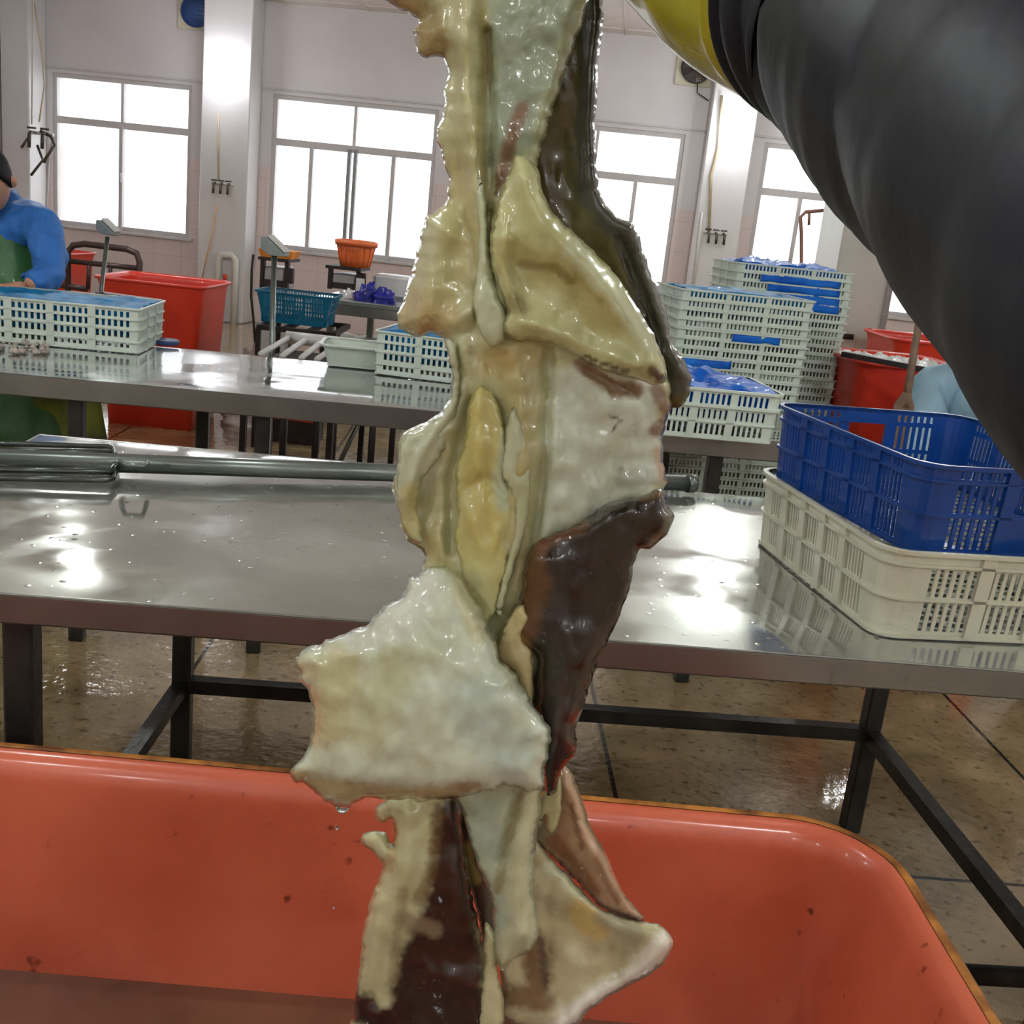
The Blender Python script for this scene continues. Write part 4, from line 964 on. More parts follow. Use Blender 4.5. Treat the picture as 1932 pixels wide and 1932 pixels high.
def crinkle(o, amp, sc, amp2=0):
    for v in o.data.vertices:
        nrm = v.normal; c = v.co; v.co = c+nrm*(amp*noise.noise(c*sc)+amp2*noise.noise(c*sc*2.7))
crinkle(jk, .016, 9, .010)
# collar: two flaps around the neck
col = MB(); n = 18; V = []
for i in range(n+1):
    a = math.radians(-160+320*i/n)+math.pi/2
    for rr, zz in ((.062, .075), (.075, .085), (.115, .02), (.108, .012)): V.append((cx+.01+rr*math.cos(a)*1.15, .0+rr*math.sin(a), zsh+zz-.03*(1 if math.sin(a) < -.5 else 0)))
col.add(V, [(i*4+j, (i+1)*4+j, (i+1)*4+(j+1) % 4, i*4+(j+1) % 4) for i in range(n) for j in range(4)]); col.build('collar', M_JACK, man, True)
# apron bib and skirt
ap = MB(); nu, nv = 22, 26; V = []
zt_a = M(30, 428).z
for i in range(nu+1):
    for j in range(nv+1):
        q = j/nv; z = zt_a-(zt_a-.30)*q; w = (.17+.10*min(1, q*3)+.10*max(0, q-.4)); a = (i/nu-.5)*2
        ydep = -.155-.03*math.sin(min(1, q*2)*math.pi)+.14*a*a+.012*noise.noise(Vector((a*4, q*7, 0)))
        V.append((cx+w*math.sin(a*1.25)/math.sin(1.25)*1.0, ydep+.02+(.0 if q < .5 else -.04*(q-.5)), z))
ap.add(V, [(i*(nv+1)+j, i*(nv+1)+j+1, (i+1)*(nv+1)+j+1, (i+1)*(nv+1)+j) for i in range(nu) for j in range(nv)]); o = ap.build('apron', M_APR, man, True); md = o.modifiers.new('s', 'SOLIDIFY'); md.thickness = .004
Jt = infl(['pelvis', 'hipR', 'hipL', 'knR', 'knL'], .02); Jt['anR'] = (J['anR'][0], .07); Jt['anL'] = (J['anL'][0], .07)
skin_mesh('trousers', Jt, [('pelvis', 'hipR'), ('pelvis', 'hipL'), ('hipR', 'knR'), ('hipL', 'knL'), ('knR', 'anR'), ('knL', 'anL')], M_TROU, man, 2, 'pelvis')
for s, q in (('R', 1), ('L', -1)):
    ax, ay, az = J['an'+s][0]
    skin_mesh('rubber_boot', {'a': ((ax, ay, .40), .085), 'b': ((ax, ay, .22), .075), 'c': ((ax, ay, .07), .068), 'd': ((ax+.02*q, ay-.16, .055), .055)}, [('a', 'b'), ('b', 'c'), ('c', 'd')], M_OLIVE, man, 2, 'c')
# olive oilskin sheet edge flaring to the right below the table
fl = MB(); V = []; a0 = M(40, 720); 
for i in range(13):
    for j in range(9):
        u, v = i/12, j/8; V.append((cx+.05+(.36+.10*v)*u, -.12+.10*u+.02*math.sin(u*9+v*3), .80-.50*v-.05*u))
fl.add(V, [(i*9+j, i*9+j+1, (i+1)*9+j+1, (i+1)*9+j) for i in range(12) for j in range(8)]); o = fl.build('oilskin_skirt', M_OLIVE, man, True); md = o.modifiers.new('s', 'SOLIDIFY'); md.thickness = .004
# --- person in pale blue at the right, mostly behind the dark sleeve
M_PALE = mat('pale_blue_jacket', (150, 186, 206), .6, var=.12, vscale=8, bump=.5, bscale=12)
Yp = 4.0; pc = AY(1890, 700, Yp)
pr = empty('person', (pc.x-.03, Yp, 0), 0, 'person in pale blue jacket sitting low behind the blue crate, half hidden by the sleeve', 'person')
J2 = {'pelvis': ((.05, .10, .45), (.14, .12)), 'waist': ((.04, .04, .58), (.14, .12)), 'chest': ((.02, -.08, .78), (.18, .13)), 'neck': ((.01, -.14, .92), .055), 'head0': ((.0, -.20, 1.02), .08),
      'shL': ((-.18, -.06, .80), .065), 'elL': ((-.24, -.20, .60), .05), 'wrL': ((-.12, -.42, .58), .03), 'shR': ((.22, -.10, .80), .06), 'elR': ((.30, -.22, .60), .05), 'wrR': ((.18, -.44, .58), .03)}
for s, q in (('R', .11), ('L', -.11)):
    J2['hip'+s] = ((.05+q, .08, .44), .085); J2['kn'+s] = ((.05+q*1.4, -.36, .48), .06); J2['an'+s] = ((.05+q*1.4, -.30, .09), .045); J2['to'+s] = ((.05+q*1.6, -.46, .045), .04)
b2 = skin_mesh('figure', J2, Ed, M_SKIN, None, 2, 'pelvis'); h2, T2_ = head_mesh((.0, -.22, 1.06), .105, M_SKIN, None, -.3, .5, 'h')
ha = hand(None, J2['wrL'][0], (.5, -.6, -.2), (0, 0, -1), M_SKIN, 1, .4, 'h', -1); hb = hand(None, J2['wrR'][0], (-.5, -.6, -.2), (0, 0, -1), M_SKIN, 1, .4, 'h')
join([b2, h2, ha, hb], 'body', pr, M_SKIN); hair_cap((.0, -.22, 1.06), .105, T2_, pr, M_HAIR)
def infl2(keys, dr): return {k: (J2[k][0], tuple(v+dr for v in J2[k][1]) if isinstance(J2[k][1], tuple) else J2[k][1]+dr) for k in keys}
Jk = infl2(['pelvis', 'waist', 'chest', 'shR', 'elR', 'shL', 'elL', 'wrR', 'wrL'], .028); Jk['neckb'] = ((.01, -.13, .88), .08)
jk = skin_mesh('jacket', Jk, Ek, M_PALE, pr, 2, 'pelvis'); crinkle(jk, .014, 8, .008)
Jt = infl2(['pelvis', 'hipR', 'hipL', 'knR', 'knL', 'anR', 'anL'], .02)
skin_mesh('trousers', Jt, [('pelvis', 'hipR'), ('pelvis', 'hipL'), ('hipR', 'knR'), ('hipL', 'knL'), ('knR', 'anR'), ('knL', 'anL')], M_TROU, pr, 2, 'pelvis')
tag(MB().lathe((pc.x+.05, Yp+.12, 0), [(.001, 0), (.13, 0), (.15, .30), (.001, .31)], 20).build('low_stool', M_RED, None, True), 'low red stool under the person in pale blue', 'stool')
for s in 'RL':
    ax, ay, az = J2['an'+s][0]; skin_mesh('rubber_boot', {'a': ((ax, ay, .34), .085), 'c': ((ax, ay, .08), .07), 'd': ((ax, ay-.16, .055), .055)}, [('a', 'c'), ('c', 'd')], M_TROU, pr, 2, 'c')
pr.scale = (1.15, 1.15, 1.15)
# --- the arm holding the squid: dark padded sleeve and yellow glove
M_SLEEVE = mat('dark_navy_padding', (18, 25, 37), .52, spec=.35, var=.18, vscale=7, bump=.3, bscale=14)
M_GLOVE = mat('yellow_green_glove', (186, 178, 44), .38, var=.15, vscale=10, coat=.25, bump=.25, bscale=40, rgb2=(150, 142, 30))
M_CUFF = mat('orange_cuff_edge', (226, 176, 30), .4, var=.1)
arm = empty('person', (0, 0, 0), 0, 'arm in a dark navy padded sleeve and yellow glove holding up the squid', 'person')
def catmull(P, n):
    out = []
    for i in range(len(P)-1):
        p0 = P[max(0, i-1)]; p1 = P[i]; p2 = P[i+1]; p3 = P[min(len(P)-1, i+2)]
        for q in range(n): t = q/n; out.append([.5*((2*b)+(-a+c)*t+(2*a-5*b+4*c-d)*t*t+(-a+3*b-3*c+d)*t**3) for a, b, c, d in zip(p0, p1, p2, p3)])
    out.append(list(P[-1])); return out
def swept(name, ctrl, m, n_seg, nr, mod, parent, cap0=True):
    """ctrl: (x,y,z,r)"""
    pts = catmull(ctrl, n_seg); N_ = len(pts); V = []; up = Vector((0, 0, 1))
    for i, p in enumerate(pts):
        c = Vector(p[:3]); t = (Vector(pts[min(i+1, N_-1)][:3])-Vector(pts[max(0, i-1)][:3])).normalized(); a = t.cross(up).normalized(); b = a.cross(t).normalized()
        for k in range(nr):
            th = 2*math.pi*k/nr; V.append(c+(a*math.cos(th)+b*math.sin(th))*p[3]*mod(i/(N_-1), th, c))
    mb = MB(); Fc = [(i*nr+k, (i+1)*nr+k, (i+1)*nr+(k+1) % nr, i*nr+(k+1) % nr) for i in range(N_-1) for k in range(nr)]
    Fc += [tuple(range(nr)), tuple(range(N_*nr-1, (N_-1)*nr-1, -1))]; mb.add(V, Fc); return mb.build(name, m, parent, True)
c0 = AD(1585, -32, .632); c0b = AD(1635, -5, .608); c1 = AD(1690, 30, .585); c2 = AD(1912, 165, .48); c3 = AD(2385, 510, .33); c4 = AD(3300, 900, .22)
SEAMS = [.0, .10, .24, .44, .66, 1.0]
def puff(s, th, c):
    w = .035*math.sin(th*1+1.2)+.02*math.sin(th*2.3)
    s2 = s+w; k = 1
    for a, b in zip(SEAMS[:-1], SEAMS[1:]):
        if a <= s2 < b: q = (s2-a)/(b-a); k = .925+.095*math.sin(math.pi*q)**.6
    return k*(1+.03*noise.noise(c*16)+.012*noise.noise(c*55))
swept('padded_sleeve', [(*c0, .080), (*c0b, .080), (*c1, .081), (*c2, .089), (*c3, .088), (*c4, .10)], M_SLEEVE, 36, 72, puff, arm)
g0 = AD(1600, -30, .63); g1 = AD(1490, -42, .665); g1b = AD(1400, -54, .69); g2 = AD(1325, -100, .72); g3 = AD(1165, -235, .77)
def wr(s, th, c): return 1+.05*noise.noise(c*22)+.03*math.sin(th*5+s*6)*(1-s)
swept('rubber_glove_cuff', [(*g0, .060), (*g1, .071), (*g1b, .062), (*g2, .057), (*g3, .050)], M_GLOVE, 14, 48, wr, arm)
e0 = g1*.50+g0*.50; e1 = g1*.80+g0*.20
swept('cuff_edge', [(*(c0*.97+g1*.03), .0775), (*(c0*.75+g1*.25), .0775)], M_CUFF, 3, 48, lambda s, th, c: 1+.05*noise.noise(c*22), arm)
W_ = g3; dr = (AD(1040, -300, .78)-g3)
hand(arm, g3+dr*.05, dr, (-.1, .6, -.8), M_GLOVE, 1.15, .75, 'gloved_hand')

# ================================================================== HANGING SQUID
SY = .80
def tone(c):
    m_ = (c[0]+c[1]+c[2])/3; k = .86 if m_ > 110 else 1.0
    c = [m_+(v-m_)*k for v in c]; return srgb(min(250, c[0]*1.0), min(250, c[1]*1.025), min(250, c[2]*1.01))[:3]
def mk_flesh():
    m = bpy.data.materials.new('wet_squid_flesh'); m.use_nodes = True; nt = m.node_tree; N = nt.nodes; L = nt.links
    b = N['Principled BSDF']; at = N.new('ShaderNodeAttribute'); at.attribute_name = 'Col'; tc = N.new('ShaderNodeTexCoord')
    n1 = N.new('ShaderNodeTexNoise'); n1.inputs['Scale'].default_value = 32; n1.inputs['Detail'].default_value = 3; L.new(tc.outputs['Object'], n1.inputs['Vector'])
    cr = N.new('ShaderNodeValToRGB'); cr.color_ramp.elements[0].position = .3; cr.color_ramp.elements[1].position = .7; cr.color_ramp.elements[0].color = (.86, .84, .76, 1); cr.color_ramp.elements[1].color = (1.05, 1.05, 1.05, 1); L.new(n1.outputs['Fac'], cr.inputs['Fac'])
    mx = N.new('ShaderNodeMix'); mx.data_type = 'RGBA'; mx.blend_type = 'MULTIPLY'; mx.inputs[0].default_value = 1; L.new(at.outputs['Color'], mx.inputs[6]); L.new(cr.outputs['Color'], mx.inputs[7]); n5 = N.new('ShaderNodeTexNoise'); n5.inputs['Scale'].default_value = 190; n5.inputs['Detail'].default_value = 3; L.new(tc.outputs['Object'], n5.inputs['Vector'])
    cr5 = N.new('ShaderNodeValToRGB'); cr5.color_ramp.elements[0].position = .34; cr5.color_ramp.elements[1].position = .55; cr5.color_ramp.elements[0].color = (.965, .955, .94, 1); cr5.color_ramp.elements[1].color = (1, 1, 1, 1); L.new(n5.outputs['Fac'], cr5.inputs['Fac'])
    mx5 = N.new('ShaderNodeMix'); mx5.data_type = 'RGBA'; mx5.blend_type = 'MULTIPLY'; mx5.inputs[0].default_value = 1; L.new(mx.outputs[2], mx5.inputs[6]); L.new(cr5.outputs['Color'], mx5.inputs[7]); L.new(mx5.outputs[2], b.inputs['Base Color'])
    b.inputs['Roughness'].default_value = .24; b.inputs['Subsurface Weight'].default_value = .35; b.inputs['Subsurface Radius'].default_value = (.8, .8, .6); b.inputs['Subsurface Scale'].default_value = .010
    b.inputs['Coat Weight'].default_value = .9; b.inputs['Coat Roughness'].default_value = .07; b.inputs['Specular IOR Level'].default_value = .35
    n2 = N.new('ShaderNodeTexNoise'); n2.inputs['Scale'].default_value = 70; n2.inputs['Detail'].default_value = 3; L.new(tc.outputs['Object'], n2.inputs['Vector'])
    bp = N.new('ShaderNodeBump'); bp.inputs['Strength'].default_value = .10; bp.inputs['Distance'].default_value = .004; L.new(n2.outputs['Fac'], bp.inputs['Height'])
    L.new(bp.outputs['Normal'], b.inputs['Normal'])
    n3 = N.new('ShaderNodeTexNoise'); n3.inputs['Scale'].default_value = 150; n3.inputs['Detail'].default_value = 2; L.new(tc.outputs['Object'], n3.inputs['Vector'])
    bp2 = N.new('ShaderNodeBump'); bp2.inputs['Strength'].default_value = .5; bp2.inputs['Distance'].default_value = .003; vo = N.new('ShaderNodeTexVoronoi'); vo.inputs['Scale'].default_value = 130; L.new(tc.outputs['Object'], vo.inputs['Vector'])
    dm = N.new('ShaderNodeMapRange'); dm.interpolation_type = 'SMOOTHSTEP'; dm.inputs[1].default_value = 0; dm.inputs[2].default_value = .30; dm.inputs[3].default_value = 1; dm.inputs[4].default_value = 0; L.new(vo.outputs['Distance'], dm.inputs[0])
    mk = N.new('ShaderNodeMapRange'); mk.inputs[1].default_value = .50; mk.inputs[2].default_value = .58; n6 = N.new('ShaderNodeTexNoise'); n6.inputs['Scale'].default_value = 22; L.new(tc.outputs['Object'], n6.inputs['Vector']); L.new(n6.outputs['Fac'], mk.inputs[0])
    ml = N.new('ShaderNodeMath'); ml.operation = 'MULTIPLY'; L.new(dm.outputs[0], ml.inputs[0]); L.new(mk.outputs[0], ml.inputs[1])
    sc_ = N.new('ShaderNodeMath'); sc_.operation = 'MULTIPLY'; sc_.inputs[1].default_value = .35; L.new(n3.outputs['Fac'], sc_.inputs[0])
    ad = N.new('ShaderNodeMath'); ad.operation = 'ADD'; L.new(ml.outputs[0], ad.inputs[0]); L.new(sc_.outputs[0], ad.inputs[1])
    L.new(ad.outputs[0], bp2.inputs['Height']); L.new(bp2.outputs['Normal'], b.inputs['Coat Normal'])
    return m
M_FLESH = mk_flesh()
def segdist(P, A, closed=False):
    """distance from points P (n,2) to polyline A (m,2)"""
    A = np.array(A, float); 
    if len(A) == 1: return np.hypot(*(P-A[0]).T)
    B = np.roll(A, -1, 0) if closed else A[1:]; A0 = A if closed else A[:-1]
    d = np.full(len(P), 1e9)
    for a, b in zip(A0, B):
        ab = b-a; t = np.clip(((P-a)@ab)/max(1e-9, ab@ab), 0, 1); d = np.minimum(d, np.hypot(*(P-(a+t[:, None]*ab)).T))
    return d
def inside(P, A):
    A = np.array(A, float); r = np.zeros(len(P), bool); j = len(A)-1
    for i in range(len(A)):
        yi, yj = A[i, 1], A[j, 1]; c = ((yi > P[:, 1]) != (yj > P[:, 1])); 
        if yi != yj: r ^= c & (P[:, 0] < (A[j, 0]-A[i, 0])*(P[:, 1]-yi)/(yj-yi)+A[i, 0])
        j = i
    return r
def smooth_outline(A, step=6, jag=0, seed=0, it=1):
    A = np.array(A, float); n = len(A); out = []
    for i in range(n):
        p0, p1, p2, p3 = A[i-1], A[i], A[(i+1) % n], A[(i+2) % n]; k = max(1, int(np.hypot(*(p2-p1))/step))
        for q in range(k):
            t = q/k; cm = .5*((2*p1)+(-p0+p2)*t+(2*p0-5*p1+4*p2-p3)*t*t+(-p0+3*p1-3*p2+p3)*t**3)
            ln = p1+(p2-p1)*t; out.append(.75*cm+.25*ln)
    out = np.array(out)
    if jag:
        for i, p in enumerate(out):
            out[i] += (jag*noise.noise(Vector((p[0]*.05, p[1]*.05, seed)))+.5*jag*noise.noise(Vector((p[0]*.14, p[1]*.14, seed+5))), jag*noise.noise(Vector((p[0]*.05, p[1]*.05, seed+9))))
    return out
def vnoise(P, s, seed): return np.array([noise.noise(Vector((p[0]*s, p[1]*s, seed))) for p in P])
def sheet(name, outline, parent, off=0.0, thick=.010, ew=40, base=(200, 196, 160), patches=(), ridges=(), bends=(), step=8, jag=3, seed=0, rel=.002, label=None, back=.6):
    O = smooth_outline(outline, step*.8, jag, seed)
    x0, y0 = O.min(0); x1, y1 = O.max(0); G = []
    r = 0; y = y0
    while y < y1:
        x = x0+(step/2 if r % 2 else 0)
        while x < x1: G.append((x, y)); x += step
        y += step*.87; r += 1
    G = np.array(G); ins = inside(G, O); G = G[ins]; dd = segdist(G, O, True); G = G[dd > step*.55]
    allp = np.vstack([O, G]); n0 = len(O)
    vs, es, fs, ov, oe, of = delaunay_2d_cdt([Vector(p) for p in allp], [], [list(range(n0))], 1, 1e-4)
    P = np.array([(v.x, v.y) for v in vs]); D = segdist(P, O, True)
    onb = D < 1e-3*step
    prof = np.sqrt(np.clip(1-(1-np.clip(D/ew, 0, 1))**2, 0, 1))
    fade = np.clip(D/(ew*.6), 0, 1)
    h = rel*(vnoise(P, .011, seed)+.5*vnoise(P, .028, seed+3)+.10*vnoise(P, .07, seed+7))
    h = h + .0016*np.array([noise.noise(Vector((p[0]*.045+1.2*noise.noise(Vector((p[0]*.01, p[1]*.01, seed))), p[1]*.010, seed+50))) for p in P])
    for pl, w, a in ridges: h = h + a*np.exp(-(segdist(P, pl)/w)**2)
    dep = np.full(len(P), SY+off)
    for pl, w, a in bends: dep = dep - a*np.exp(-(segdist(P, pl)/w)**2)
    dep = dep+.004*vnoise(P, .006, seed+20)
    front = dep-thick*.5*prof-h*fade; bk = dep+thick*.5*back*prof+.3*h*fade
    bk = np.maximum(bk, front+.0008*(~onb))
    V = []; nv = len(P)
    rays = [ray(p[0], p[1]) for p in P]
    for i in range(nv): V.append(CAM+rays[i]*(front[i]/rays[i].y))
    bi = {}
    for i in range(nv):
        if onb[i]: bi[i] = i
        else: bi[i] = len(V); V.append(CAM+rays[i]*(bk[i]/rays[i].y))
    F_ = []
    for f in fs:
        f = list(f); a, b, c = f[0], f[1], f[2]
        if (P[b][0]-P[a][0])*(P[c][1]-P[a][1])-(P[b][1]-P[a][1])*(P[c][0]-P[a][0]) > 0: f = f[::-1]
        F_.append(tuple(f)); F_.append(tuple(bi[i] for i in reversed(f)))
    # colour
    C = np.tile(np.array(tone(base)), (nv, 1))
    wob = vnoise(P, .025, seed+31)*.6+vnoise(P, .08, seed+37)*.5+vnoise(P, .17, seed+41)*.35
    for pt in patches:
        kind, pl, rad, col, s = pt
        if kind == 'L': d = segdist(P, pl)/rad
        else:
            d0 = segdist(P, pl, True); d0 = np.where(inside(P, pl), -d0, d0); d = d0/rad+.5
        wgt = s*np.clip(1.5-(d+wob*.6)*1.0-.5, 0, 1) if kind == 'P' else s*np.clip((1-(d+wob*.42))*1.9, 0, 1)
        wgt = wgt*wgt*(3-2*wgt) if s >= 1 else wgt
        C = C*(1-wgt[:, None])+np.array(tone(col))*wgt[:, None]
    me = bpy.data.meshes.new(name); me.from_pydata([tuple(v) for v in V], [], F_); me.update(); me.validate()
    ca = me.color_attributes.new('Col', 'FLOAT_COLOR', 'POINT'); arr = np.ones((len(V), 4), np.float32); arr[:nv, :3] = C
    for i in range(nv): arr[bi[i], :3] = C[i]
    ca.data.foreach_set('color', arr.ravel())
    me.materials.append(M_FLESH); me.polygons.foreach_set('use_smooth', [True]*len(me.polygons))
    o = bpy.data.objects.new(name, me); COL.objects.link(o); o.parent = parent
    if label: o['label'] = label
    return o
SQ = empty('raw_squid', (0, 0, 0), 0, 'big wet piece of raw squid, cream and brown, hanging over the orange tub', 'squid')
CREAM, WHITE, TEAL, YEL, TAN, BRN, DBR, GRY = (212, 206, 158), (222, 224, 206), (184, 192, 174), (216, 200, 128), (176, 152, 96), (96, 62, 40), (52, 36, 32), (96, 92, 74)
# right skin strip behind
sheet('dark_skin_strip', [(1035, -320), (1090, -300), (1120, -150), (1137, 0), (1138, 50), (1130, 110), (1128, 170), (1122, 240), (1126, 330), (1138, 378), (1168, 410), (1200, 428), (1215, 480), (1236, 535), (1258, 590), (1268, 645), (1298, 695), (1303, 738), (1288, 766), (1272, 769), (1240, 740), (1180, 640), (1100, 540), (1000, 450), (975, 350), (985, 200), (1030, 50), (1040, -150)], SQ,
      off=.030, thick=.014, ew=22, base=(108, 98, 66), jag=4, seed=2, rel=.003,
      patches=[('L', [(1110, 0), (1118, 120), (1112, 250), (1112, 360), (1190, 450), (1225, 560), (1250, 640), (1285, 720)], 36, (84, 84, 80), .9), ('L', [(1130, 0), (1132, 60), (1122, 180), (1122, 330)], 12, (46, 46, 52), .9),
               ('L', [(1205, 440), (1240, 560), (1270, 660)], 13, (120, 122, 116), .8), ('L', [(1170, 450), (1215, 560), (1240, 620)], 14, (64, 62, 50), .8), ('L', [(1030, 330), (1080, 440)], 30, (98, 80, 36), .7)],
      ridges=[([(1125, 0), (1118, 200), (1118, 340), (1200, 450), (1240, 570), (1280, 700)], 14, .006), ([(1170, 450), (1215, 560), (1250, 650)], 9, -.005)],
      bends=[([(1050, 300), (1100, 450), (1200, 600)], 60, -.01)], label='dark grey brown skin strip')
# main body sheet
BODY = [(1000, -330), (950, -300), (880, -200), (790, -90), (700, -20), (745, 12), (788, 38), (778, 60), (790, 95), (805, 110), (832, 108), (846, 140), (838, 170), (838, 205), (826, 240), (824, 262), (836, 300), (846, 345), (842, 380), (828, 394), (804, 410), (795, 440), (780, 500), (768, 550), (750, 590), (752, 615), (768, 630), (790, 638), (808, 626), (828, 632), (842, 648), (852, 690), (850, 735), (838, 770), (805, 795), (765, 815), (752, 835), (755, 870), (742, 905), (740, 925), (752, 955), (758, 1000), (775, 1025), (795, 1035), (800, 1060), (796, 1095), (800, 1200), (900, 1400), (1000, 1400), (1030, 1340), (1010, 1200), (1010, 1100), (1050, 1030), (1150, 1000), (1235, 960), (1256, 905), (1250, 860), (1256, 800), (1268, 765), (1262, 720), (1252, 680), (1225, 630), (1180, 570), (1120, 490), (1070, 440), (1035, 400), (1020, 355), (1010, 318), (1030, 250), (1058, 160), (1085, 80), (1105, 20), (1112, -60), (1085, -280), (1040, -330)]
sheet('mantle', BODY, SQ, off=0, thick=.030, ew=55, base=(206, 200, 156), jag=5, seed=4, rel=.006, step=6,
      patches=[('P', [(900, -300), (1110, -300), (1110, 0), (1060, 140), (1010, 290), (940, 360), (915, 300), (915, 100)], 50, (158, 168, 148), .95),
               ('L', [(700, -20), (800, 30), (815, 90)], 50, (170, 142, 92), .9), ('L', [(905, -50), (915, 120), (905, 250), (915, 400)], 14, (172, 154, 96), .8),
               ('L', [(985, 205), (965, 260), (945, 340)], 18, (138, 104, 84), .9), ('L', [(945, 330), (937, 365)], 9, (112, 78, 52), .9),
               ('L', [(870, 100), (880, 350), (890, 500)], 26, (200, 192, 138), .7), ('L', [(850, 330), (880, 480), (800, 580)], 50, (200, 184, 128), .7),
               ('L', [(770, 590), (830, 600)], 42, (202, 178, 124), .9), ('L', [(960, 700), (985, 800), (975, 1000)], 34, (196, 178, 116), .7),
               ('P', [(1040, 690), (1240, 700), (1255, 880), (1230, 930), (1110, 985), (1010, 1020), (1030, 850)], 30, (212, 214, 198), 1),
               ('L', [(930, 690), (1000, 660)], 40, (206, 176, 110), .7), ('L', [(850, 740), (790, 860), (800, 900)], 42, (200, 200, 176), .8), ('L', [(820, 1000), (850, 1100)], 26, (196, 180, 118), .6),
               ('L', [(1100, 690), (1160, 735), (1200, 735)], 20, (140, 108, 80), .95), ('L', [(1240, 735), (1262, 790), (1236, 812)], 17, (134, 98, 72), .9),
               ('L', [(1240, 850), (1252, 900)], 12, (200, 150, 110), .7), ('L', [(1150, 785), (1172, 792), (1158, 812)], 3.2, (84, 66, 54), .9), ('L', [(1180, 900), (1220, 900)], 26, (180, 180, 168), .7),
               ('L', [(760, 930), (770, 1000)], 24, (206, 190, 120), .8), ('L', [(1000, 1060), (975, 1180)], 30, (190, 176, 130), .6)],
      ridges=[([(880, 0), (880, 200), (905, 400), (910, 520)], 20, .012), ([(920, 60), (925, 300), (915, 520)], 9, -.010), ([(1000, 330), (960, 520), (920, 640)], 22, .008), ([(1080, 0), (1050, 160), (1010, 300)], 16, .008),
              ([(830, 430), (800, 560), (800, 610)], 34, .010), ([(870, 660), (860, 760), (800, 860), (780, 930)], 18, .010), ([(890, 760), (850, 900), (850, 1040)], 10, -.008), ([(1035, 660), (1032, 850), (1010, 1010)], 12, -.010), ([(1040, 760), (1045, 880)], 12, .004),
              ([(970, 660), (985, 860), (965, 1020)], 26, .010), ([(1250, 760), (1255, 900)], 18, .006), ([(890, 440), (905, 600)], 8, -.006), ([(830, 640), (870, 600), (910, 560)], 16, .007), ([(1105, 700), (1200, 745)], 7, -.004)],
      bends=[([(1250, 500), (1260, 900)], 60, -.02), ([(760, 500), (750, 950)], 50, -.018)], label='cream and white inner mantle wall')
# yellow inner strip
sheet('yellow_membrane', [(905, 725), (930, 745), (948, 790), (958, 850), (955, 905), (972, 950), (968, 1010), (955, 1080), (935, 1150), (905, 1200), (885, 1160), (872, 1080), (858, 1020), (862, 950), (858, 890), (872, 850), (880, 800), (888, 750)], SQ, off=-.020, thick=.012, ew=34, base=(214, 202, 134), jag=4, seed=8, rel=.004,
      patches=[('L', [(900, 760), (905, 900), (920, 1020)], 38, (216, 196, 112), .8), ('L', [(975, 800), (945, 900), (950, 950)], 22, (190, 198, 168), .8), ('L', [(890, 1090), (915, 1150)], 30, (206, 206, 160), .6)],
      ridges=[([(900, 740), (905, 880)], 16, .006), ([(880, 960), (920, 1050), (940, 1000)], 10, .004), ([(865, 930), (920, 900), (955, 940)], 8, -.004)])
sheet('pale_membrane', [(965, 770), (985, 800), (1000, 850), (1000, 930), (990, 1010), (965, 1090), (945, 1160), (935, 1140), (955, 1060), (972, 980), (965, 930), (945, 890), (950, 830)], SQ, off=-.022, thick=.010, ew=22, base=(200, 200, 164), jag=3, seed=11, rel=.003, step=7)
sheet('membrane_fold', [(838, 640), (862, 650), (868, 720), (862, 790), (838, 850), (800, 900), (788, 960), (800, 1020), (778, 1022), (756, 985), (746, 925), (752, 880), (755, 838), (772, 815), (808, 798), (836, 776), (852, 735), (850, 690)], SQ, off=-.016, thick=.012, ew=20, base=(200, 200, 172), jag=4, seed=12, rel=.004, step=7,
      patches=[('L', [(775, 930), (780, 1000)], 26, (206, 190, 126), .8)], ridges=[([(855, 670), (850, 770), (790, 860), (765, 940)], 9, .005)])
# upper right fold
sheet('upper_fold', [(975, 290), (1012, 312), (1024, 360), (1045, 405), (1095, 450), (1150, 505), (1182, 550), (1215, 600), (1246, 660), (1258, 700), (1256, 720), (1235, 726), (1195, 715), (1140, 700), (1105, 680), (1060, 655), (1010, 640), (975, 642), (950, 625), (955, 590), (945, 555), (930, 510), (925, 450), (935, 390), (952, 345)], SQ, off=-.032, thick=.026, ew=46, base=(212, 208, 152), jag=3, seed=15, rel=.004,
      patches=[('L', [(960, 480), (1060, 510), (1150, 600)], 48, (190, 174, 108), .85), ('L', [(985, 500), (1050, 505), (1075, 530)], 12, (140, 118, 66), .8), ('L', [(960, 570), (985, 580)], 22, (150, 130, 78), .6),
               ('L', [(1080, 470), (1170, 570), (1220, 650)], 24, (216, 216, 180), .8), ('L', [(1100, 672), (1150, 690), (1180, 702)], 5, (92, 62, 34), 1), ('L', [(1232, 700), (1246, 712)], 15, (112, 92, 78), 1), ('L', [(1060, 620), (1200, 680)], 22, (206, 204, 156), .5)],
      ridges=[([(985, 330), (1040, 430), (1160, 560), (1230, 670)], 24, .008), ([(975, 500), (1050, 560), (1120, 640)], 40, -.007), ([(990, 610), (1100, 650), (1200, 690)], 16, .005), ([(950, 400), (945, 500), (970, 590)], 12, .006)], label='thick cream fold with brown marks')
sheet('centre_strand', [(905, 330), (918, 400), (922, 470), (935, 540), (955, 590), (952, 640), (930, 655), (905, 630), (893, 570), (900, 500), (903, 430), (898, 370)], SQ, off=-.026, thick=.012, ew=14, base=(204, 206, 172), jag=2, seed=18, rel=.003, step=6)
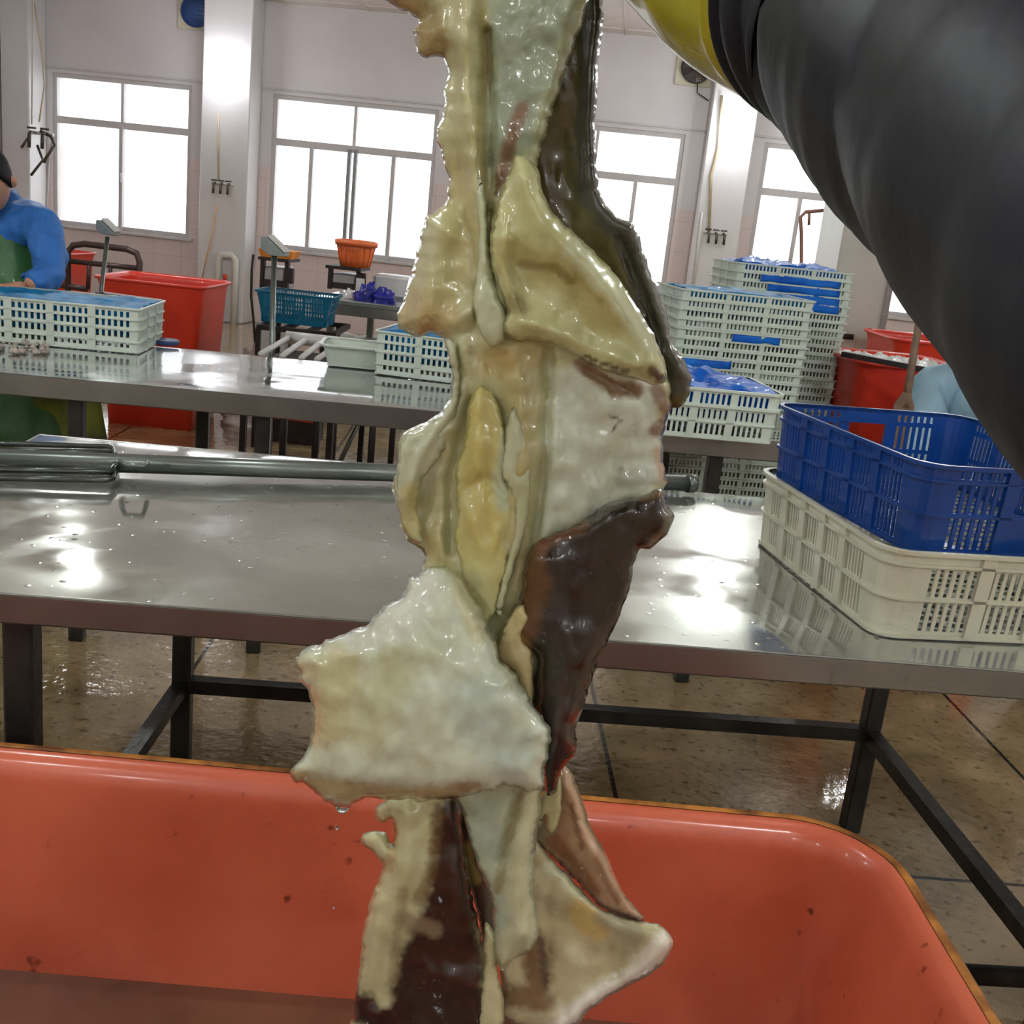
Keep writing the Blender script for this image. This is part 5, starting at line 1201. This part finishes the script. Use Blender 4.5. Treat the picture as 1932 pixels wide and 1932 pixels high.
# dark brown mantle skin
DK = [(1246, 922), (1262, 950), (1270, 978), (1262, 1002), (1235, 1030), (1205, 1040), (1194, 1075), (1188, 1110), (1165, 1170), (1140, 1225), (1125, 1260), (1102, 1330), (1088, 1380), (1086, 1420), (1062, 1450), (1046, 1495), (1030, 1500), (1022, 1440), (1000, 1350), (1005, 1280), (1004, 1240), (975, 1215), (950, 1195), (975, 1150), (985, 1110), (992, 1050), (1015, 1020), (1060, 1002), (1110, 975), (1140, 950), (1180, 940), (1215, 935)]
sheet('brown_skin_flap', DK, SQ, off=-.018, thick=.024, ew=36, base=(46, 36, 30), jag=5, seed=21, rel=.004,
      patches=[('L', [(1000, 1040), (1010, 1120), (985, 1190)], 38, (104, 68, 42), .9), ('L', [(1020, 1025), (1100, 990)], 16, (124, 78, 52), .7), ('L', [(955, 1195), (990, 1215)], 16, (150, 104, 54), .8), ('L', [(1100, 1050), (1080, 1200)], 44, (44, 32, 30), .8),
               ('L', [(1262, 950), (1262, 1000), (1230, 1028)], 13, (128, 118, 100), .9), ('L', [(1215, 935), (1250, 930)], 12, (120, 90, 64), .9), ('L', [(1050, 1300), (1060, 1400)], 34, (66, 50, 48), .7)],
      ridges=[([(1150, 970), (1120, 1080), (1090, 1220), (1060, 1380)], 44, .010), ([(1020, 1060), (1010, 1160)], 20, .004), ([(1240, 950), (1250, 1000)], 14, .004)], label='dark brown skin side of the mantle')
sheet('cream_edge', [(988, 1140), (1000, 1170), (985, 1200), (1003, 1235), (1008, 1300), (1000, 1345), (985, 1320), (968, 1270), (940, 1240), (948, 1190), (970, 1150)], SQ, off=-.026, thick=.010, ew=16, base=(206, 184, 132), jag=3, seed=24, rel=.003, step=6)
# white lower lobe
LOBE = [(792, 1082), (778, 1092), (768, 1083), (770, 1108), (752, 1128), (722, 1150), (700, 1172), (662, 1192), (630, 1202), (606, 1216), (580, 1222), (556, 1240), (553, 1252), (566, 1268), (566, 1285), (582, 1300), (588, 1330), (588, 1380), (580, 1412), (560, 1440), (546, 1462), (552, 1472), (580, 1484), (600, 1500), (618, 1514), (636, 1524), (656, 1524), (672, 1512), (720, 1508), (790, 1512), (850, 1508), (900, 1498), (950, 1484), (990, 1492), (1012, 1496), (1026, 1480), (1030, 1440), (1040, 1400), (1036, 1366), (1012, 1340), (990, 1300), (968, 1268), (945, 1240), (925, 1190), (890, 1120), (850, 1075), (812, 1068)]
sheet('white_flesh_lobe', LOBE, SQ, off=-.038, thick=.046, ew=62, base=(222, 228, 208), jag=7, seed=27, rel=.005,
      patches=[('L', [(800, 1100), (760, 1170), (640, 1220)], 46, (224, 222, 214), .8), ('L', [(640, 1260), (620, 1370)], 60, (212, 202, 148), .8), ('L', [(740, 1260), (700, 1380)], 60, (206, 206, 156), .6), ('L', [(900, 1330), (960, 1420)], 70, (196, 212, 206), .7),
               ('L', [(560, 1470), (640, 1490), (760, 1504), (900, 1494)], 26, (190, 164, 112), .85), ('L', [(870, 1484), (900, 1482)], 12, (164, 120, 86), .7), ('L', [(950, 1484), (985, 1490), (1010, 1494)], 7, (120, 100, 86), .8), ('L', [(560, 1245), (590, 1262)], 22, (206, 198, 160), .8), ('L', [(870, 1110), (905, 1200)], 26, (214, 204, 150), .6)],
      ridges=[([(650, 1240), (780, 1220), (880, 1250)], 34, .006), ([(780, 1340)], 120, .008), ([(600, 1300), (606, 1400)], 14, .004), ([(570, 1470), (700, 1492), (900, 1490)], 14, -.003), ([(1020, 1380), (1018, 1460)], 14, .006), ([(860, 1090), (900, 1200), (960, 1280)], 14, .006)],
      bends=[([(800, 1350)], 220, .014)], label='thick white lower lobe with torn edge')
# lower left arm piece
sheet('lower_skin_piece', [(820, 1470), (860, 1480), (872, 1545), (878, 1600), (888, 1660), (895, 1710), (908, 1765), (920, 1830), (925, 1900), (925, 1990), (670, 1990), (668, 1900), (678, 1830), (684, 1760), (698, 1700), (714, 1660), (722, 1632), (700, 1605), (682, 1590), (684, 1574), (702, 1568), (728, 1572), (738, 1592), (744, 1570), (736, 1545), (722, 1552), (708, 1542), (708, 1525), (722, 1512), (760, 1490)], SQ, off=-.005, thick=.028, ew=34, base=(208, 202, 158), jag=4, seed=33, rel=.005,
      patches=[('P', [(838, 1500), (880, 1500), (890, 1650), (910, 1780), (930, 2000), (720, 2000), (735, 1900), (755, 1790), (800, 1710), (812, 1640), (820, 1560)], 26, (58, 42, 36), 1), ('L', [(665, 1890), (720, 1930)], 38, (50, 36, 36), 1), ('L', [(770, 1735), (820, 1755)], 20, (150, 128, 100), .7), ('L', [(825, 1540), (815, 1640), (790, 1700)], 16, (120, 96, 62), .6),
               ('L', [(745, 1560), (735, 1640)], 12, (196, 160, 110), .6), ('L', [(760, 1680), (740, 1850)], 14, (150, 134, 96), .6)],
      ridges=[([(770, 1540), (765, 1660), (730, 1760)], 26, .008), ([(840, 1540), (850, 1700), (860, 1850)], 30, .005), ([(715, 1700), (700, 1850)], 14, .005)])
sheet('brown_sliver', [(848, 1480), (880, 1490), (895, 1560), (925, 1640), (936, 1700), (936, 1790), (930, 1850), (912, 1800), (905, 1740), (892, 1690), (876, 1640), (866, 1590), (852, 1540)], SQ, off=.006, thick=.010, ew=14, base=(84, 66, 56), jag=3, seed=36, rel=.003, step=6, patches=[('L', [(880, 1600), (895, 1660)], 14, (160, 136, 74), .9), ('L', [(925, 1680), (928, 1800)], 14, (130, 116, 104), .7)])
sheet('thin_flesh_tail', [(915, 1740), (940, 1770), (938, 1830), (950, 1880), (952, 1920), (935, 1990), (900, 1990), (905, 1880), (912, 1820)], SQ, off=-.016, thick=.014, ew=20, base=(200, 192, 150), jag=3, seed=38, rel=.003, step=7)
# right lower flap with pale rim
sheet('lower_right_flap', [(1005, 1580), (1040, 1620), (1090, 1670), (1130, 1712), (1170, 1728), (1205, 1738), (1240, 1742), (1262, 1760), (1268, 1782), (1256, 1812), (1228, 1838), (1190, 1858), (1150, 1880), (1115, 1905), (1085, 1935), (1050, 1955), (950, 1925), (945, 1870), (950, 1800), (1005, 1760), (985, 1680), (990, 1610)], SQ, off=.004, thick=.018, ew=26, base=(196, 182, 146), jag=3, seed=41, rel=.004,
      patches=[('L', [(1255, 1780), (1180, 1855), (1110, 1895), (1050, 1950)], 30, (226, 216, 204), .95), ('L', [(1095, 1720), (1130, 1750)], 32, (212, 176, 98), .8), ('L', [(1140, 1730), (1200, 1770)], 24, (160, 152, 128), .8), ('L', [(1010, 1780), (1020, 1880), (970, 1880)], 34, (118, 92, 64), .9), ('L', [(1040, 1640), (1120, 1700)], 20, (196, 196, 164), .6), ('L', [(1020, 1770), (1030, 1860)], 10, (84, 74, 70), .7)],
      ridges=[([(1250, 1785), (1180, 1852), (1100, 1900), (1060, 1940)], 17, .006), ([(1060, 1740), (1150, 1810)], 44, -.007), ([(1030, 1700), (1040, 1860)], 10, -.004)])
sheet('pinkish_skin_flap', [(1058, 1440), (1080, 1460), (1096, 1500), (1115, 1560), (1140, 1605), (1160, 1650), (1180, 1690), (1216, 1732), (1212, 1742), (1180, 1734), (1140, 1715), (1110, 1690), (1070, 1645), (1030, 1610), (1008, 1588), (1010, 1550), (1030, 1500), (1045, 1460)], SQ, off=.010, thick=.020, ew=26, base=(176, 136, 104), jag=3, seed=44, rel=.004,
      patches=[('L', [(1012, 1595), (1070, 1650), (1130, 1715), (1205, 1740)], 14, (92, 70, 66), .95), ('L', [(1080, 1480), (1110, 1570), (1150, 1660)], 22, (200, 158, 128), .8), ('L', [(1040, 1580), (1120, 1680)], 20, (118, 78, 54), .85), ('L', [(1078, 1520), (1100, 1600)], 7, (120, 84, 62), .8), ('L', [(1125, 1620), (1165, 1700)], 8, (128, 92, 70), .8), ('L', [(1015, 1570), (1035, 1560)], 22, (150, 140, 122), .8)],
      ridges=[([(1080, 1480), (1110, 1570), (1160, 1670)], 26, .009), ([(1012, 1592), (1080, 1655), (1150, 1720)], 8, .004)])
sheet('cream_tip', [(1040, 1470), (1056, 1460), (1060, 1500), (1056, 1545), (1046, 1575), (1032, 1568), (1028, 1540), (1018, 1560), (1014, 1530), (1024, 1500)], SQ, off=-.012, thick=.010, ew=12, base=(186, 178, 134), jag=2, seed=46, rel=.002, step=6)
# centre drip
sheet('hanging_inner_flap', [(870, 1460), (930, 1450), (1010, 1450), (1022, 1480), (1020, 1530), (1010, 1600), (1006, 1680), (1014, 1735), (1016, 1765), (1000, 1795), (968, 1812), (948, 1830), (936, 1810), (930, 1750), (928, 1700), (905, 1640), (885, 1580), (872, 1530), (858, 1500)], SQ, off=-.022, thick=.018, ew=22, base=(186, 194, 168), jag=3, seed=48, rel=.004,
      patches=[('L', [(1005, 1500), (975, 1620), (985, 1740), (950, 1810)], 32, (208, 206, 168), .9), ('L', [(985, 1490), (950, 1610), (940, 1680)], 12, (150, 138, 92), .8), ('L', [(910, 1520), (925, 1600)], 34, (172, 188, 172), .8)],
      ridges=[([(1005, 1500), (985, 1600), (975, 1700), (985, 1760)], 20, .010), ([(975, 1500), (948, 1620)], 9, -.006)], label='translucent drip shaped flap')
# falling water drops
M_DROP = mat('water_drop', (240, 245, 245), .03, trans=1.0, var=0)
for (x, y, r, lab) in ((636, 1562, .0018, 'tiny water drop falling just below the left tip of the white lobe'), (630, 1712, .0012, 'tiny water drop falling lower down in front of the orange tub')):
    p = AY(x, y, SY-.03); o = MB().lathe((0, 0, 0), [(.00001, -r), (r*.7, -r*.7), (r, 0), (r*.7, r*.7), (r*.25, r*1.3), (.00001, r*1.6)], 12).build('water_drop', M_DROP, None, True); o.location = p; tag(o, lab, 'water drop')
p = AY(646, 1524, SY-.04); r = .005; MB().lathe((p.x, p.y, p.z), [(.00001, -r), (r*.8, -r*.6), (r*1.1, 0), (r*1.2, r*.6), (.00001, r)], 12).build('clinging_drop', M_DROP, SQ, True)

# ================================================================== LIGHT
LA = AZ(1335, 1180, -1.12); LB = AZ(150, 1080, -1.12); LC = AZ(1620, 1530, -2.72)
w = bpy.data.worlds.new('overcast_sky'); SC.world = w; w.use_nodes = True
bg = w.node_tree.nodes['Background']; bg.inputs[0].default_value = (.93, .96, 1, 1); bg.inputs[1].default_value = 2.6
def tube_lamp(x, y, label, e_=38):
    e = empty('ceiling_lamp', (x, y, ZC), 0, label, 'lamp', None)
    MB().tube([(0, 0, 0), (0, 0, -.35)], .008, 6).build('hanger', M_GREYP, e)
    MB().lathe((0, 0, -.45), [(.03, .10), (.06, .08), (.16, 0), (.15, 0), (.05, .07), (.001, .08)], 20).build('lamp_shade', M_WHITEPAINT, e, True)
    MB().lathe((0, 0, -.45), [(.001, -.05), (.03, -.04), (.045, 0), (.03, .05), (.001, .06)], 14).build('bulb', M_BULB, e, True)
    l = bpy.data.lights.new('hanging_lamp_light', 'POINT'); l.energy = e_; l.color = (.96, 1, .98); l.shadow_soft_size = .05
    lo = bpy.data.objects.new('hanging_lamp_light', l); COL.objects.link(lo); lo.location = (x, y, ZC-.54)
SC.view_settings.view_transform = 'Standard'; SC.view_settings.look = 'None'; SC.view_settings.exposure = 0; SC.view_settings.gamma = 1
SC.view_settings.use_curve_mapping = False
SC.cycles.use_denoising = True; SC.cycles.max_bounces = 6; SC.cycles.diffuse_bounces = 3; SC.cycles.glossy_bounces = 3; SC.cycles.transmission_bounces = 4; SC.cycles.use_adaptive_sampling = True; SC.cycles.adaptive_threshold = .08; SC.cycles.adaptive_min_samples = 12; SC.cycles.caustics_reflective = False; SC.cycles.caustics_refractive = False
SC.cycles.sample_clamp_indirect = 6
LAMPS = [((LA.x, LA.y), 'over the aisle in line with the right crate stacks'), ((LB.x, LB.y), 'above the long red tub'), ((LC.x, LC.y), 'right of the crate stacks')]
for (x, y), lb in LAMPS: tube_lamp(x, y, 'hanging shaded lamp '+lb, 55)
for i, y in enumerate((1.6, -1.0, -3.6)):
    for j, x in enumerate((-4.2, -1.5, 1.2, 3.6)):
        tube_lamp(x, y, 'hanging shaded lamp, %s of the row %s' % (('leftmost', 'second', 'third', 'rightmost')[j], ('just in front of the camera', 'just behind the camera', 'by the back wall')[i]), 32)
for w_ in wins:
    l = bpy.data.lights.new('window_portal', 'AREA'); l.shape = 'RECTANGLE'; l.size = w_[1]-w_[0]; l.size_y = TOP-SILL; l.cycles.is_portal = True
    lo = bpy.data.objects.new('window_portal', l); COL.objects.link(lo); lo.location = ((w_[0]+w_[1])/2, WY+.26, (TOP+SILL)/2); lo.rotation_euler = (-math.pi/2, 0, 0)
SC.view_settings.exposure = 0
